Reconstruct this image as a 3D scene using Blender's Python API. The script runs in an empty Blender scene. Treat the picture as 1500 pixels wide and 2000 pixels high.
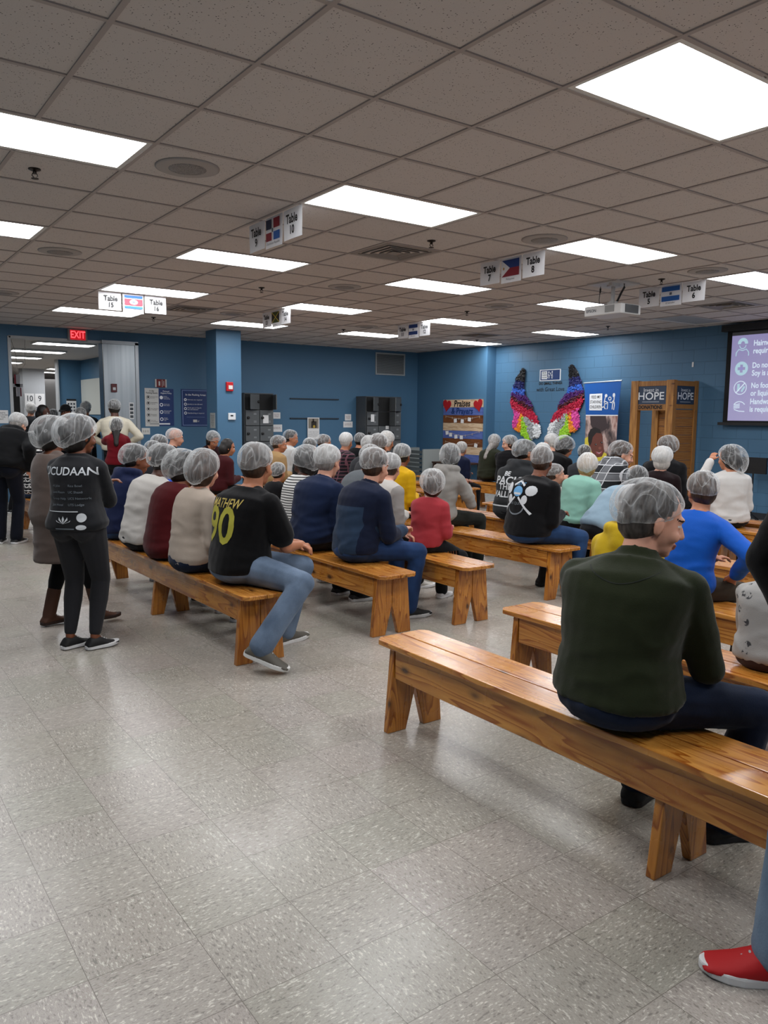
import bpy, bmesh, math, random
import numpy as np
from mathutils import Vector, Matrix, Euler
from mathutils.bvhtree import BVHTree
R = math.radians
C = bpy.context.scene.collection
SC = bpy.context.scene
random.seed(7)
# ---------------------------------------------------------------- camera
CX, CY, CH = -1.6078, -2.5969, 1.506
YAW, PITCH, ROLL, FPX = 0.621342, -0.119996, 0.0093969, 1539.418
cam = bpy.data.cameras.new('camera'); camo = bpy.data.objects.new('camera', cam); C.objects.link(camo)
cam.sensor_fit = 'VERTICAL'; cam.sensor_height = 24.0; cam.lens = FPX / 2000 * 24.0; cam.clip_start = 0.05
F = Vector((math.sin(YAW) * math.cos(PITCH), math.cos(YAW) * math.cos(PITCH), math.sin(PITCH)))
Rv = Vector((math.cos(YAW), -math.sin(YAW), 0)); Uv = Rv.cross(F)
R2 = Rv * math.cos(ROLL) + Uv * math.sin(ROLL); U2 = -Rv * math.sin(ROLL) + Uv * math.cos(ROLL)
camo.matrix_world = Matrix(((R2.x, U2.x, -F.x, CX), (R2.y, U2.y, -F.y, CY), (R2.z, U2.z, -F.z, CH), (0, 0, 0, 1)))
SC.camera = camo
# ---------------------------------------------------------------- world, exposure
world = bpy.data.worlds.new('world'); SC.world = world; world.use_nodes = True
world.node_tree.nodes['Background'].inputs[0].default_value = (0.8, 0.85, 1, 1)
world.node_tree.nodes['Background'].inputs[1].default_value = 0.15
SC.view_settings.view_transform = 'Standard'; SC.view_settings.look = 'None'
SC.view_settings.exposure = 0.0; SC.view_settings.gamma = 1.0; SC.view_settings.use_curve_mapping = False
LIGHT = 17.0          # strength of the lit ceiling diffusers
CEIL = 2.99; T = 0.6096
SC.cycles.transparent_max_bounces = 24; SC.cycles.max_bounces = 8
SC.cycles.use_denoising = True
SC.cycles.denoising_input_passes = 'RGB_ALBEDO_NORMAL'; SC.cycles.denoising_prefilter = 'ACCURATE'; SC.cycles.sample_clamp_indirect = 5.0

# ---------------------------------------------------------------- helpers
def lin(h):
    h = h.lstrip('#'); v = [int(h[i:i + 2], 16) / 255 for i in (0, 2, 4)]
    return tuple((x / 12.92 if x <= 0.04045 else ((x + 0.055) / 1.055) ** 2.4) for x in v) + (1,)
class NT:
    def __init__(s, name):
        s.m = bpy.data.materials.new(name); s.m.use_nodes = True; s.t = s.m.node_tree
        s.b = s.t.nodes['Principled BSDF']; s.out = s.t.nodes['Material Output']
    def n(s, typ, **kw):
        o = s.t.nodes.new(typ)
        for k, v in kw.items():
            if k.startswith('i_'):
                k2 = k[2:]; k2 = int(k2) if k2.isdigit() else k2.replace('_', ' ')
                o.inputs[k2].default_value = v
            else: setattr(o, k, v)
        return o
    def l(s, a, b): s.t.links.new(a, b)
    def math(s, op, a, b=0.0, c=None):
        m = s.n('ShaderNodeMath', operation=op)
        for i, x in enumerate((a, b, c)):
            if x is None: continue
            if isinstance(x, (int, float)): m.inputs[i].default_value = x
            else: s.l(x, m.inputs[i])
        return m.outputs[0]
    def mix(s, f, a, b):
        m = s.n('ShaderNodeMix', data_type='RGBA')
        for i, x in ((0, f), (6, a), (7, b)):
            if isinstance(x, (int, float, tuple)): m.inputs[i].default_value = x
            else: s.l(x, m.inputs[i])
        return m.outputs[2]
    def coord(s, which='Object'): return s.n('ShaderNodeTexCoord').outputs[which]
    def mapv(s, v, scale=(1, 1, 1), rot=(0, 0, 0), loc=(0, 0, 0)):
        m = s.n('ShaderNodeMapping'); m.inputs['Scale'].default_value = scale; m.inputs['Rotation'].default_value = rot
        m.inputs['Location'].default_value = loc; s.l(v, m.inputs[0]); return m.outputs[0]
    def noise(s, v, scale, detail=3, rough=.5):
        n = s.n('ShaderNodeTexNoise', i_Scale=scale, i_Detail=detail, i_Roughness=rough); s.l(v, n.inputs['Vector']); return n.outputs[0]
    def ramp(s, f, stops, interp='LINEAR'):
        r = s.n('ShaderNodeValToRGB'); e = r.color_ramp.elements; r.color_ramp.interpolation = interp
        while len(e) < len(stops): e.new(.5)
        for k, (p, c) in enumerate(stops):
            e[k].position = p; e[k].color = c if isinstance(c, tuple) else (c, c, c, 1)
        s.l(f, r.inputs[0]); return r.outputs[0]
    def bump(s, h, strength=.3, dist=.01):
        b = s.n('ShaderNodeBump', i_Strength=strength, i_Distance=dist); s.l(h, b.inputs['Height']); s.l(b.outputs[0], s.b.inputs['Normal'])
    def base(s, col, rough=.6, spec=.5, metal=0):
        if isinstance(col, tuple): s.b.inputs['Base Color'].default_value = col
        else: s.l(col, s.b.inputs['Base Color'])
        if isinstance(rough, (int, float)): s.b.inputs['Roughness'].default_value = rough
        else: s.l(rough, s.b.inputs['Roughness'])
        s.b.inputs['Specular IOR Level'].default_value = spec; s.b.inputs['Metallic'].default_value = metal
        return s.m
MC = {}
def plain(name, hexc, rough=.6, spec=.5, metal=0):
    k = (name, hexc)
    if k not in MC: MC[k] = NT(name).base(lin(hexc), rough, spec, metal)
    return MC[k]
def emis(name, hexc, st):
    t = NT(name); t.b.inputs['Base Color'].default_value = (0, 0, 0, 1)
    t.b.inputs['Emission Color'].default_value = lin(hexc); t.b.inputs['Emission Strength'].default_value = st
    return t.m
def mk(name, verts, faces, mat=None, parent=None, smooth=False):
    me = bpy.data.meshes.new(name); me.from_pydata([tuple(v) for v in verts], [], faces); me.update()
    o = bpy.data.objects.new(name, me); C.objects.link(o)
    if mat:
        for mm in (mat if isinstance(mat, list) else [mat]): me.materials.append(mm)
    if parent: o.parent = parent
    if smooth: me.shade_smooth()
    return o
def tag(o, label=None, cat=None, group=None, kind=None):
    if label: o['label'] = label
    if cat: o['category'] = cat
    if group: o['group'] = group
    if kind: o['kind'] = kind
    return o
def empty(name, loc=(0, 0, 0), rz=0):
    o = bpy.data.objects.new(name, None); C.objects.link(o); o.location = loc; o.rotation_euler = (0, 0, rz); o.empty_display_size = .1
    return o
class MB:
    """collects shapes into one mesh"""
    def __init__(s): s.v = []; s.f = []; s.mi = []
    def add(s, vs, fs, mi=0):
        b = len(s.v); s.v += [tuple(v) for v in vs]; s.f += [tuple(i + b for i in f) for f in fs]; s.mi += [mi] * len(fs); return s
    def box(s, x0, x1, y0, y1, z0, z1, mi=0, M=None):
        vs = [Vector((x, y, z)) for x in (x0, x1) for y in (y0, y1) for z in (z0, z1)]
        if M: vs = [M @ v for v in vs]
        return s.add(vs, [(0, 1, 3, 2), (4, 6, 7, 5), (0, 4, 5, 1), (2, 3, 7, 6), (0, 2, 6, 4), (1, 5, 7, 3)], mi)
    def prism(s, pts, d, mi=0):   # pts: list of 3d, extruded by vector d
        n = len(pts); d = Vector(d); P = [Vector(p) for p in pts]; Q = [p + d for p in P]
        return s.add(P + Q, [tuple(range(n))[::-1], tuple(range(n, 2 * n))] + [(i, (i + 1) % n, (i + 1) % n + n, i + n) for i in range(n)], mi)
    def rings(s, rings, mi=0, closed=True):
        n = len(rings[0]); vs = [p for r in rings for p in r]; fs = []
        for k in range(len(rings) - 1):
            for i in range(n):
                j = (i + 1) % n; fs.append((k * n + i, k * n + j, (k + 1) * n + j, (k + 1) * n + i))
        if closed:
            fs.append(tuple(range(n))[::-1]); fs.append(tuple(range((len(rings) - 1) * n, len(rings) * n)))
        return s.add(vs, fs, mi)
    def tube(s, pts, r, n=8, mi=0):
        P = [Vector(p) for p in pts]; rr = r if isinstance(r, (list, tuple)) else [r] * len(P); rg = []
        for i, p in enumerate(P):
            d = (P[min(i + 1, len(P) - 1)] - P[max(i - 1, 0)]).normalized()
            u = d.cross(Vector((0.13, 0.31, 1))).normalized() if abs(d.z) < .9 else d.cross(Vector((1, .1, 0))).normalized()
            w = d.cross(u)
            rg.append([p + (u * math.cos(2 * math.pi * k / n) + w * math.sin(2 * math.pi * k / n)) * rr[i] for k in range(n)])
        return s.rings(rg, mi)
    def ell(s, c, r, M=None, n=16, m=10, mi=0):
        c = Vector(c); vs = []; rg = []
        for i in range(1, m):
            ph = math.pi * i / m
            rg.append([Vector((r[0] * math.sin(ph) * math.cos(2 * math.pi * k / n), r[1] * math.sin(ph) * math.sin(2 * math.pi * k / n), -r[2] * math.cos(ph))) for k in range(n)])
        vs = [Vector((0, 0, -r[2]))] + [p for g in rg for p in g] + [Vector((0, 0, r[2]))]
        if M: vs = [M @ v for v in vs]
        vs = [v + c for v in vs]
        fs = [(0, 1 + (k + 1) % n, 1 + k) for k in range(n)]
        for i in range(m - 2):
            for k in range(n):
                a = 1 + i * n + k; b = 1 + i * n + (k + 1) % n; fs.append((a, b, b + n, a + n))
        t = len(vs) - 1; q = 1 + (m - 2) * n
        fs += [(q + k, q + (k + 1) % n, t) for k in range(n)]
        return s.add(vs, fs, mi)
    def cone(s, a, b, ra, rb, n=12):       # rounded tapered capsule
        a = Vector(a); b = Vector(b); d = b - a; L = d.length
        if L < 1e-5: return s.ell(a, (ra, ra, ra))
        d /= L; u = d.orthogonal().normalized(); w = d.cross(u); rg = []
        prof = [(-ra * math.cos(t), ra * math.sin(t)) for t in (0.25, .7, 1.15, 1.57)] + [(L + rb * math.sin(t), rb * math.cos(t)) for t in (0, .42, .87, 1.32)]
        for x, r in prof: rg.append([a + d * x + (u * math.cos(2 * math.pi * k / n) + w * math.sin(2 * math.pi * k / n)) * r for k in range(n)])
        return s.rings(rg)
    def build(s, name, mat=None, parent=None, smooth=False):
        o = mk(name, s.v, s.f, mat, parent, smooth)
        if any(s.mi): o.data.polygons.foreach_set('material_index', s.mi)
        return o
def bevel(o, w=.004, seg=2):
    m = o.modifiers.new('bevel', 'BEVEL'); m.width = w; m.segments = seg; m.limit_method = 'ANGLE'; return o
def quad(name, p, u, v, mat, parent=None):   # flat rectangle: corner p, edges u, v
    p, u, v = Vector(p), Vector(u), Vector(v)
    return mk(name, [p, p + u, p + u + v, p + v], [(0, 1, 2, 3)], mat, parent)
def text_mesh(body, size, extrude=0.0, align='CENTER', bold=0.0, sx=1.0, lines=1.0):
    cu = bpy.data.curves.new('txt', 'FONT'); cu.body = body; cu.size = size; cu.extrude = extrude; cu.align_x = align; cu.align_y = 'CENTER'
    cu.offset = bold; cu.resolution_u = 3; cu.space_line = lines
    o = bpy.data.objects.new('txt', cu); C.objects.link(o)
    me = bpy.data.meshes.new_from_object(o.evaluated_get(bpy.context.evaluated_depsgraph_get()))
    bpy.data.objects.remove(o); bpy.data.curves.remove(cu)
    if sx != 1.0:
        for v in me.vertices: v.co.x *= sx
    return me
def text(name, body, pos, xdir, ydir, size, mat, parent=None, align='CENTER', bold=0.0, sx=1.0, lines=1.0):
    me = text_mesh(body, size, 0, align, bold, sx, lines); me.name = name
    X = Vector(xdir).normalized(); Y = Vector(ydir).normalized(); P = Vector(pos)
    for v in me.vertices: v.co = P + X * v.co.x + Y * v.co.y
    me.materials.append(mat); o = bpy.data.objects.new(name, me); C.objects.link(o)
    if parent: o.parent = parent
    return o

# ---------------------------------------------------------------- room materials
def floor_mat():
    t = NT('vinyl_tile_floor'); co = t.coord()
    s = t.n('ShaderNodeSeparateXYZ'); t.l(co, s.inputs[0])
    gx = t.math('DIVIDE', t.math('ADD', s.outputs[0], 0.5004), .3048); gy = t.math('DIVIDE', t.math('ADD', s.outputs[1], .2563), .3048)
    ix = t.math('FLOOR', gx); iy = t.math('FLOOR', gy)
    par = t.math('MODULO', t.math('ABSOLUTE', t.math('ADD', ix, iy)), 2.0)
    cell = t.n('ShaderNodeCombineXYZ'); t.l(ix, cell.inputs[0]); t.l(iy, cell.inputs[1])
    wn = t.n('ShaderNodeTexWhiteNoise'); t.l(cell.outputs[0], wn.inputs['Vector'])
    a = t.mapv(co, (55, 150, 1)); b = t.mapv(co, (150, 55, 1), loc=(3, 9, 2))
    vm = t.n('ShaderNodeMix', data_type='VECTOR'); t.l(par, vm.inputs[0]); t.l(a, vm.inputs[4]); t.l(b, vm.inputs[5])
    wob = t.n('ShaderNodeVectorMath', operation='ADD'); t.l(vm.outputs[1], wob.inputs[0])
    nz = t.n('ShaderNodeTexNoise', i_Scale=25.0); t.l(co, nz.inputs['Vector']); sc = t.n('ShaderNodeVectorMath', operation='SCALE'); sc.inputs[3].default_value = 1.2; t.l(nz.outputs['Color'], sc.inputs[0]); t.l(sc.outputs[0], wob.inputs[1])
    n1 = t.noise(wob.outputs[0], 1.0, 2, .5)
    wh = t.ramp(n1, [(.60, 0.0), (.66, 1.0)]); dk = t.ramp(n1, [(.33, 1.0), (.40, 0.0)])
    big = t.noise(co, 1.3, 2)
    c0 = t.mix(big, lin('#a39b90'), lin('#9a9b8f'))
    c1 = t.mix(t.math('MULTIPLY', wn.outputs[0], .5), c0, lin('#ab9f9b'))
    c2 = t.mix(t.math('MULTIPLY', wh, .65), c1, lin('#dcd8cc')); c3 = t.mix(t.math('MULTIPLY', dk, .6), c2, lin('#57534d'))
    med = t.ramp(t.noise(wob.outputs[0], 2.3, 2), [(.45, 0.0), (.62, .4)]); c3 = t.mix(med, c3, lin('#7d786f'))
    ex = t.math('ABSOLUTE', t.math('SUBTRACT', t.math('FRACT', gx), .5)); ey = t.math('ABSOLUTE', t.math('SUBTRACT', t.math('FRACT', gy), .5))
    seam = t.math('GREATER_THAN', t.math('MAXIMUM', ex, ey), .4965)
    c4 = t.mix(t.math('MULTIPLY', seam, .8), c3, lin('#5b554c'))
    ro = t.ramp(t.noise(co, 3, 2), [(.3, .25), (.7, .31)])
    return t.base(c4, ro, .45)
def ceil_mat():
    t = NT('acoustic_ceiling_tile'); co = t.coord()
    v = t.n('ShaderNodeTexVoronoi', i_Scale=75.0, i_Randomness=1.0); t.l(co, v.inputs['Vector'])
    hole = t.ramp(v.outputs['Distance'], [(.16, 1.0), (.24, 0.0)])
    pick = t.ramp(t.noise(co, 45, 2), [(.46, 0.0), (.54, 1.0)])
    h = t.math('MULTIPLY', hole, pick)
    c = t.mix(t.noise(co, .9, 2), lin('#cfc8c3'), lin('#c6c1bd'))
    c = t.mix(t.math('MULTIPLY', h, .9), c, lin('#2e2a28'))
    t.bump(t.noise(co, 120, 3), .15, .003)
    return t.base(c, .95, .1)
def wall_mat(name, hexc, blocks=False):
    t = NT(name); co = t.coord()
    c = t.mix(t.noise(co, .6, 2), lin(hexc), tuple(x * .9 for x in lin(hexc)[:3]) + (1,))
    if blocks:   # painted concrete block, wall lies in the YZ plane
        s = t.n('ShaderNodeSeparateXYZ'); t.l(co, s.inputs[0]); cb = t.n('ShaderNodeCombineXYZ'); t.l(s.outputs[1], cb.inputs[0]); t.l(s.outputs[2], cb.inputs[1])
        b = t.n('ShaderNodeTexBrick', i_Scale=1.0); b.inputs['Mortar Size'].default_value = .006; b.inputs['Mortar Smooth'].default_value = .35
        b.inputs['Brick Width'].default_value = .406; b.inputs['Row Height'].default_value = .203
        t.l(cb.outputs[0], b.inputs['Vector'])
        t.bump(t.math('ADD', t.math('MULTIPLY', b.outputs['Fac'], -1.0), t.math('MULTIPLY', t.noise(co, 60, 3), .08)), .55, .012)
        c = t.mix(t.math('MULTIPLY', b.outputs['Fac'], .3), c, tuple(x * .6 for x in lin(hexc)[:3]) + (1,))
    else: t.bump(t.noise(co, 90, 3), .05, .002)
    return t.base(c, .48, .4)
M_floor, M_ceil = floor_mat(), ceil_mat()
BLUE = '#4b7392'
M_wall = wall_mat('blue_wall_paint', BLUE); M_block = wall_mat('blue_painted_block', BLUE, True)
M_white = plain('white_enamel', '#d9d9d4', .4); M_tbar = plain('ceiling_grid_metal', '#a59c97', .5)
M_paper = plain('white_paper', '#e6e6e6', .7); M_black = plain('black_plastic', '#101012', .4)
M_ink = plain('black_ink', '#0c0c0e', .6); M_grayink = plain('grey_ink', '#3f434a', .6); M_whiteink = plain('white_ink', '#e8ecf0', .6)
M_steel = NT('brushed_stainless_steel')
_n = M_steel.noise(M_steel.mapv(M_steel.coord(), (14, 14, .4)), 1.0, 2)
M_steel = M_steel.base(M_steel.ramp(_n, [(.3, lin('#9aa1a6')), (.7, lin('#b0b6b9'))]), .32, .5, .85)
M_diff = emis('lit_diffuser', '#fbfcff', LIGHT)

# ---------------------------------------------------------------- room shell
XL, XR, YB, YF = -4.3, 10.05, -4.3, 12.05
tag(mk('floor', [(XL - .2, YB - .2, 0), (XR + .2, YB - .2, 0), (XR + .2, 34, 0), (XL - .2, 34, 0)], [(0, 1, 2, 3)], M_floor), 'speckled grey vinyl tile floor', kind='structure')
LX = [-2, 2, 6, 10, 14]; LY = [-5, -1, 3, 7, 11, 15]      # grid cells with light panels: two tiles wide, one deep
# ceiling sheet with holes for panels
cells = set()
for a in LX:
    for b in LY: cells |= {(a, b), (a + 1, b)}
mb = MB()
x0i, x1i, y0i, y1i = -8, 17, -8, 20
for i in range(x0i, x1i):
    for j in range(y0i, y1i):
        if (i, j) in cells: continue
        mb.add([(i * T, j * T, CEIL), ((i + 1) * T, j * T, CEIL), ((i + 1) * T, (j + 1) * T, CEIL), (i * T, (j + 1) * T, CEIL)], [(3, 2, 1, 0)])
tag(mb.build('ceiling', M_ceil), 'dropped ceiling of white pinhole acoustic tiles', kind='structure')
mb = MB(); w = .012
mb2 = MB()
lit = {(a, b) for a in LX for b in LY}
for i in range(x0i, x1i + 1):
    for j in range(y0i, y1i):
        if (i - 1, j) not in lit: mb2.box(i * T - w, i * T + w, j * T, (j + 1) * T, CEIL - .007, CEIL + .02)
for j in range(y0i, y1i):
    for i in range(x0i, x1i):
        mb2.box(i * T + w, (i + 1) * T - w, j * T - w, j * T + w, CEIL - .0065, CEIL + .02)
tag(mb2.build('trim_1', M_tbar), 'metal grid bars of the dropped ceiling', kind='structure')
def wallbox(name, x0, x1, y0, y1, z0, z1, mat, label, kind='structure'):
    return tag(MB().box(x0, x1, y0, y1, z0, z1).build(name, mat), label, kind=kind)
wallbox('wall_right', XR, XR + .15, YB, 9.7, 0, CEIL + .1, M_block, 'blue painted concrete block wall behind the screen')
wallbox('wall_corner', 9.8, XR + .15, 9.7, YF, 0, CEIL + .1, M_wall, 'smooth blue wall section in the far corner')
mb = MB()   # far wall with a tall opening
OX0, OX1, OZ = 1.09, 2.62, 2.80
mb.box(XL, OX0, YF, YF + .2, 0, CEIL + .1).box(OX1, XR + .15, YF, YF + .2, 0, CEIL + .1).box(OX0, OX1, YF, YF + .2, OZ, CEIL + .1)
tag(mb.build('wall_far', M_wall), 'blue wall across the back with a tall wide opening', kind='structure')
wallbox('wall_left', XL - .15, XL, YB, 34, 0, CEIL + .1, M_wall, 'blue wall on the left side')
wallbox('wall_near', XL, XR, YB - .15, YB, 0, CEIL + .1, M_wall, 'blue wall behind the viewer')
# baseboards
M_bb = plain('dark_rubber_baseboard', '#20242a', .5)
wallbox('baseboard_far', OX1 + .7, 9.8, YF - .012, YF, 0, .1, M_bb, 'dark rubber baseboard of the far wall')
wallbox('baseboard_right', XR - .012, XR, YB, 9.7, 0, .1, M_bb, 'dark rubber baseboard of the block wall')
# opening lining
mb = MB(); mb.box(OX0 - .02, OX0 + .03, YF - .02, YF + .22, 0, OZ).box(OX0, OX1, YF - .02, YF + .22, OZ - .03, OZ + .01)
tag(mb.build('trim_2', plain('pale_grey_trim', '#b9bdbf', .5)), 'pale grey lining of the tall opening', kind='structure')
# column
mb = MB().box(4.09, 4.56, 10.4, 10.85, 0, CEIL)
tag(bevel(mb.build('column', M_wall), .006), 'square blue column standing in front of the far wall', kind='structure')

# next room
M_gray = plain('grey_partition', '#6c6a68', .7); M_lgray = plain('pale_grey_paint', '#b4b7ba', .7)
mb = MB()
mb.add([(XL, YF + .2, CEIL), (XR, YF + .2, CEIL), (XR, 34, CEIL), (XL, 34, CEIL)], [(3, 2, 1, 0)])
tag(mb.build('ceiling_next_room', M_ceil), 'pale ceiling of the room beyond the opening', kind='structure')
wallbox('wall_next_far', XL, 10, 33.8, 34, 0, CEIL, M_gray, 'grey far wall of the next room')
wallbox('wall_next_blue', 3.87, 4.6, 20.5, 20.7, 0, CEIL, M_wall, 'blue wall end seen through the opening')
wallbox('trim_3', 3.83, 3.87, 20.46, 20.72, 0, CEIL, plain('pale_grey_trim', '#b9bdbf', .5), 'pale corner trim of the blue wall end')
wallbox('wall_next_side', 4.47, 4.67, YF + .2, 20.5, 0, CEIL, M_wall, 'blue side wall of the next room')
wallbox('wall_next_pillar', 4.0, 4.68, 25.8, 26.4, 0, CEIL, M_lgray, 'pale grey pillar in the next room')
wallbox('wall_next_partition', 4.4, 6.5, 27.2, 27.4, 0, 2.72, M_gray, 'dark grey partition behind the pale pillar')
wallbox('wall_next_left', 2.5, 3.5, 25.0, 25.2, 0, 2.72, M_gray, 'grey partition left of the pale pillar')

# ---------------------------------------------------------------- ceiling lights and fittings
def light_panel(ix, iy, label, group, x0=None, y0=None, lit=True):
    x0 = ix * T if x0 is None else x0; y0 = iy * T if y0 is None else y0
    e = tag(empty('ceiling_light', (x0 + T, y0 + T / 2, CEIL)), label, 'ceiling light', group)
    a, b = T, T / 2; f = MB()
    for (p, q, r_, s_) in ((-a + .012, a - .012, -b + .012, -b + .04), (-a + .012, a - .012, b - .04, b - .012), (-a + .012, -a + .04, -b + .04, b - .04), (a - .04, a - .012, -b + .04, b - .04)):
        f.box(p, q, r_, s_, -.004, .03)
    f.box(-a, a, -b, b, .03, .035); f.build('frame', M_white, e)
    d = MB(); d.add([(-a + .04, -b + .04, .006), (a - .04, -b + .04, .006), (a - .04, b - .04, .006), (-a + .04, b - .04, .006)], [(3, 2, 1, 0)])
    d.build('diffuser', M_diff if lit else plain('unlit_diffuser', '#9fa3a6', .5), e)
    return e
LNAME = {(2, -1): 'big lit ceiling panel nearest the viewer at upper right', (-2, 3): 'lit ceiling panel cut by the left edge, the nearer one', (-2, 7): 'lit ceiling panel cut by the left edge, the farther one',
 (2, 3): 'lit ceiling panel right beside the Table 10 sheet', (2, 7): 'lit ceiling panel between the Table 9 and Table 16 sheets', (2, 11): 'lit ceiling panel directly above the Table 15 and 16 sheets',
 (2, 15): 'lit ceiling panel nearest the red exit sign', (6, 3): 'lit ceiling panel right beside the Table 8 sheet', (6, 7): 'lit ceiling panel in mid ceiling left of the Table 7 sheet', (6, 11): 'lit ceiling panel right beside the Table 14 sheet',
 (6, 15): 'lit ceiling panel just above the square blue column', (10, 3): 'lit ceiling panel at the right edge beside the Table 6 sheet', (10, 7): 'lit ceiling panel just left of and behind the projector', (10, 11): 'lit ceiling panel right beside the Table 12 sheet',
 (10, 15): 'lit ceiling panel left of the Table 11 sheet near the wall', (14, 11): 'lit ceiling panel above the donation booth and block wall', (14, 15): 'lit ceiling panel above the smooth far corner wall', (14, 7): 'unlit grey ceiling panel below the Table 5 sheet'}
for a in LX:
    for b in LY:
        if (a, b) in LNAME: light_panel(a, b, LNAME[(a, b)], 'lit ceiling panels', lit=(a, b) != (14, 7))
        else: light_panel(a, b, 'unseen ceiling panel added to light the room evenly', 'unseen ceiling panels added for light', lit=not (a == 14 and b == 3))  # panels continuing the grid out of view, added for even light
for bx, by, nm in ((3.45, 24.2, 'nearest lit panel through the opening, below the exit sign'), (3.45, 28.2, 'second nearest lit panel through the opening'), (3.45, 32.2, 'third lit panel through the opening'),
                   (3.45, 36.2, 'fourth lit panel through the opening, left of the pillar top'), (7.45, 36.2, 'lit panel above the dark partition, the nearest one'), (3.45, 40.2, 'fifth lit panel through the opening, left of the pillar top'),
                   (7.45, 40.2, 'lit panel above the dark partition, the middle one'), (7.45, 44.2, 'lit panel above the dark partition, the farthest one'), (3.45, 44.2, 'sixth and farthest lit panel left of the pillar top'),
                   (-.55, 24.2, 'lit panel of the next room hidden behind the wall at left')):
    light_panel(0, 0, nm, 'lit panels of the next room', x0=bx * T, y0=by * T).location.z = CEIL - .04
def speaker(ix, iy, label):
    e = tag(empty('ceiling_speaker', ((ix) * T, (iy) * T, CEIL)), label, 'speaker', 'round ceiling speakers')
    rg = []
    for r, z in ((.19, .002), (.19, -.006), (.175, -.011), (.115, -.012)):
        rg.append([(r * math.cos(2 * math.pi * k / 40), r * math.sin(2 * math.pi * k / 40), z) for k in range(40)])
    MB().rings(rg).build('rim', plain('speaker_rim', '#a39e9a', .6), e, True)
    t = bpy.data.materials.get('speaker_mesh')
    if not t:
        n = NT('speaker_mesh'); v = n.n('ShaderNodeTexVoronoi', i_Scale=160.0); n.l(n.coord(), v.inputs['Vector'])
        t = n.base(n.ramp(v.outputs['Distance'], [(.2, lin('#3c3a39')), (.5, lin('#8f8b88'))]), .6)
    MB().rings([[(.114 * math.cos(2 * math.pi * k / 40) * q, .114 * math.sin(2 * math.pi * k / 40) * q, z) for k in range(40)] for q, z in ((1, -.008), (.98, -.0135), (.5, -.015))]).build('grille', t, e, True)
for a in ((.5, 3.52, 'largest round ceiling speaker at left, near the left light panels'), (.5, 8.58, 'round ceiling speaker at far left below the left edge panel'), (5.6, 3.54, 'round ceiling speaker left of the Table 8 light panel'),
          (5.62, 8.62, 'round ceiling speaker between the mid ceiling panels'), (9.6, 8.6, 'round ceiling speaker left of the projector'), (9.4, 3.5, 'round ceiling speaker above the Table 5 and 6 sheets'),
          (9.65, 13.8, 'round ceiling speaker near the far Table 11 sheet'), (.58, 13.6, 'round ceiling speaker at left edge near the far wall'), (5.64, 13.6, 'round ceiling speaker behind the Table 16 sheet')): speaker(*a)
def sprinkler(ix, iy, label):
    e = tag(empty('sprinkler_head', (ix * T, iy * T, CEIL)), label, 'sprinkler', 'ceiling sprinkler heads')
    m = plain('dark_bronze_metal', '#2b2623', .4, .5, .6)
    def ring(r, z, n=20): return [(r * math.cos(2 * math.pi * k / n), r * math.sin(2 * math.pi * k / n), z) for k in range(n)]
    MB().rings([ring(.036, .001), ring(.036, -.006), ring(.02, -.012), ring(.011, -.014), ring(.011, -.03)]).tube([(-.011, 0, -.026), (-.017, 0, -.04), (0, 0, -.056)], .003).tube([(.011, 0, -.026), (.017, 0, -.04), (0, 0, -.056)], .003).build('body', m, e)
    MB().rings([ring(.022, -.056), ring(.022, -.059), ring(.006, -.062)]).build('deflector', m, e)
for a in ((-.71, 4.5, 'sprinkler head at far left below the nearest left panel'), (4.45, 4.57, 'sprinkler head in mid ceiling beside the large air vent'), (4.43, 9.7, 'sprinkler head between two lit panels at left of centre'), (9.69, 9.75, 'sprinkler head above the Table 12 light panel'),
          (9.5, 4.44, 'sprinkler head above the Table 5 flag sheet'), (14.5, 9.6, 'sprinkler head near the block wall below the projector'), (9.55, 14.8, 'sprinkler head above the far lit panel near the vent grille'), (14.4, 14.6, 'sprinkler head above the lit panel in the far corner'),
          (4.4, 15.6, 'sprinkler head close to the far wall right of the exit sign')): sprinkler(*a)
def ceil_vent(ix, iy, label):
    e = tag(empty('ceiling_air_vent', ((ix + .5) * T, (iy + .5) * T, CEIL)), label, 'air vent', 'square ceiling air vents')
    def sq(r, z): return [(-r, -r, z), (r, -r, z), (r, r, z), (-r, r, z)]
    m = plain('vent_metal', '#8b8580', .5)
    MB().rings([sq(.29, .0), sq(.29, -.008), sq(.245, -.008), sq(.24, .02)], closed=False).build('frame', m, e)
    MB().box(-.25, .25, -.25, .25, .05, .06).build('duct_opening', plain('duct_black', '#070707', .9), e)
    for r in (.225, .165, .105):
        MB().rings([sq(r, -.012), sq(r, -.015), sq(r - .035, .03), sq(r - .035, .033)], closed=False).build('louvre', m, e)
    MB().rings([sq(.055, -.01), sq(.055, -.014)]).build('louvre', m, e)
for a in ((4, 5, 'large square air vent in mid ceiling right of Table 9'), (4.05, 13.05, 'square air vent right of the Table 16 sheet'), (12.8, 5, 'square air vent at right edge below Table 6'), (13, 13, 'square air vent near the far corner')): ceil_vent(*a)

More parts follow.
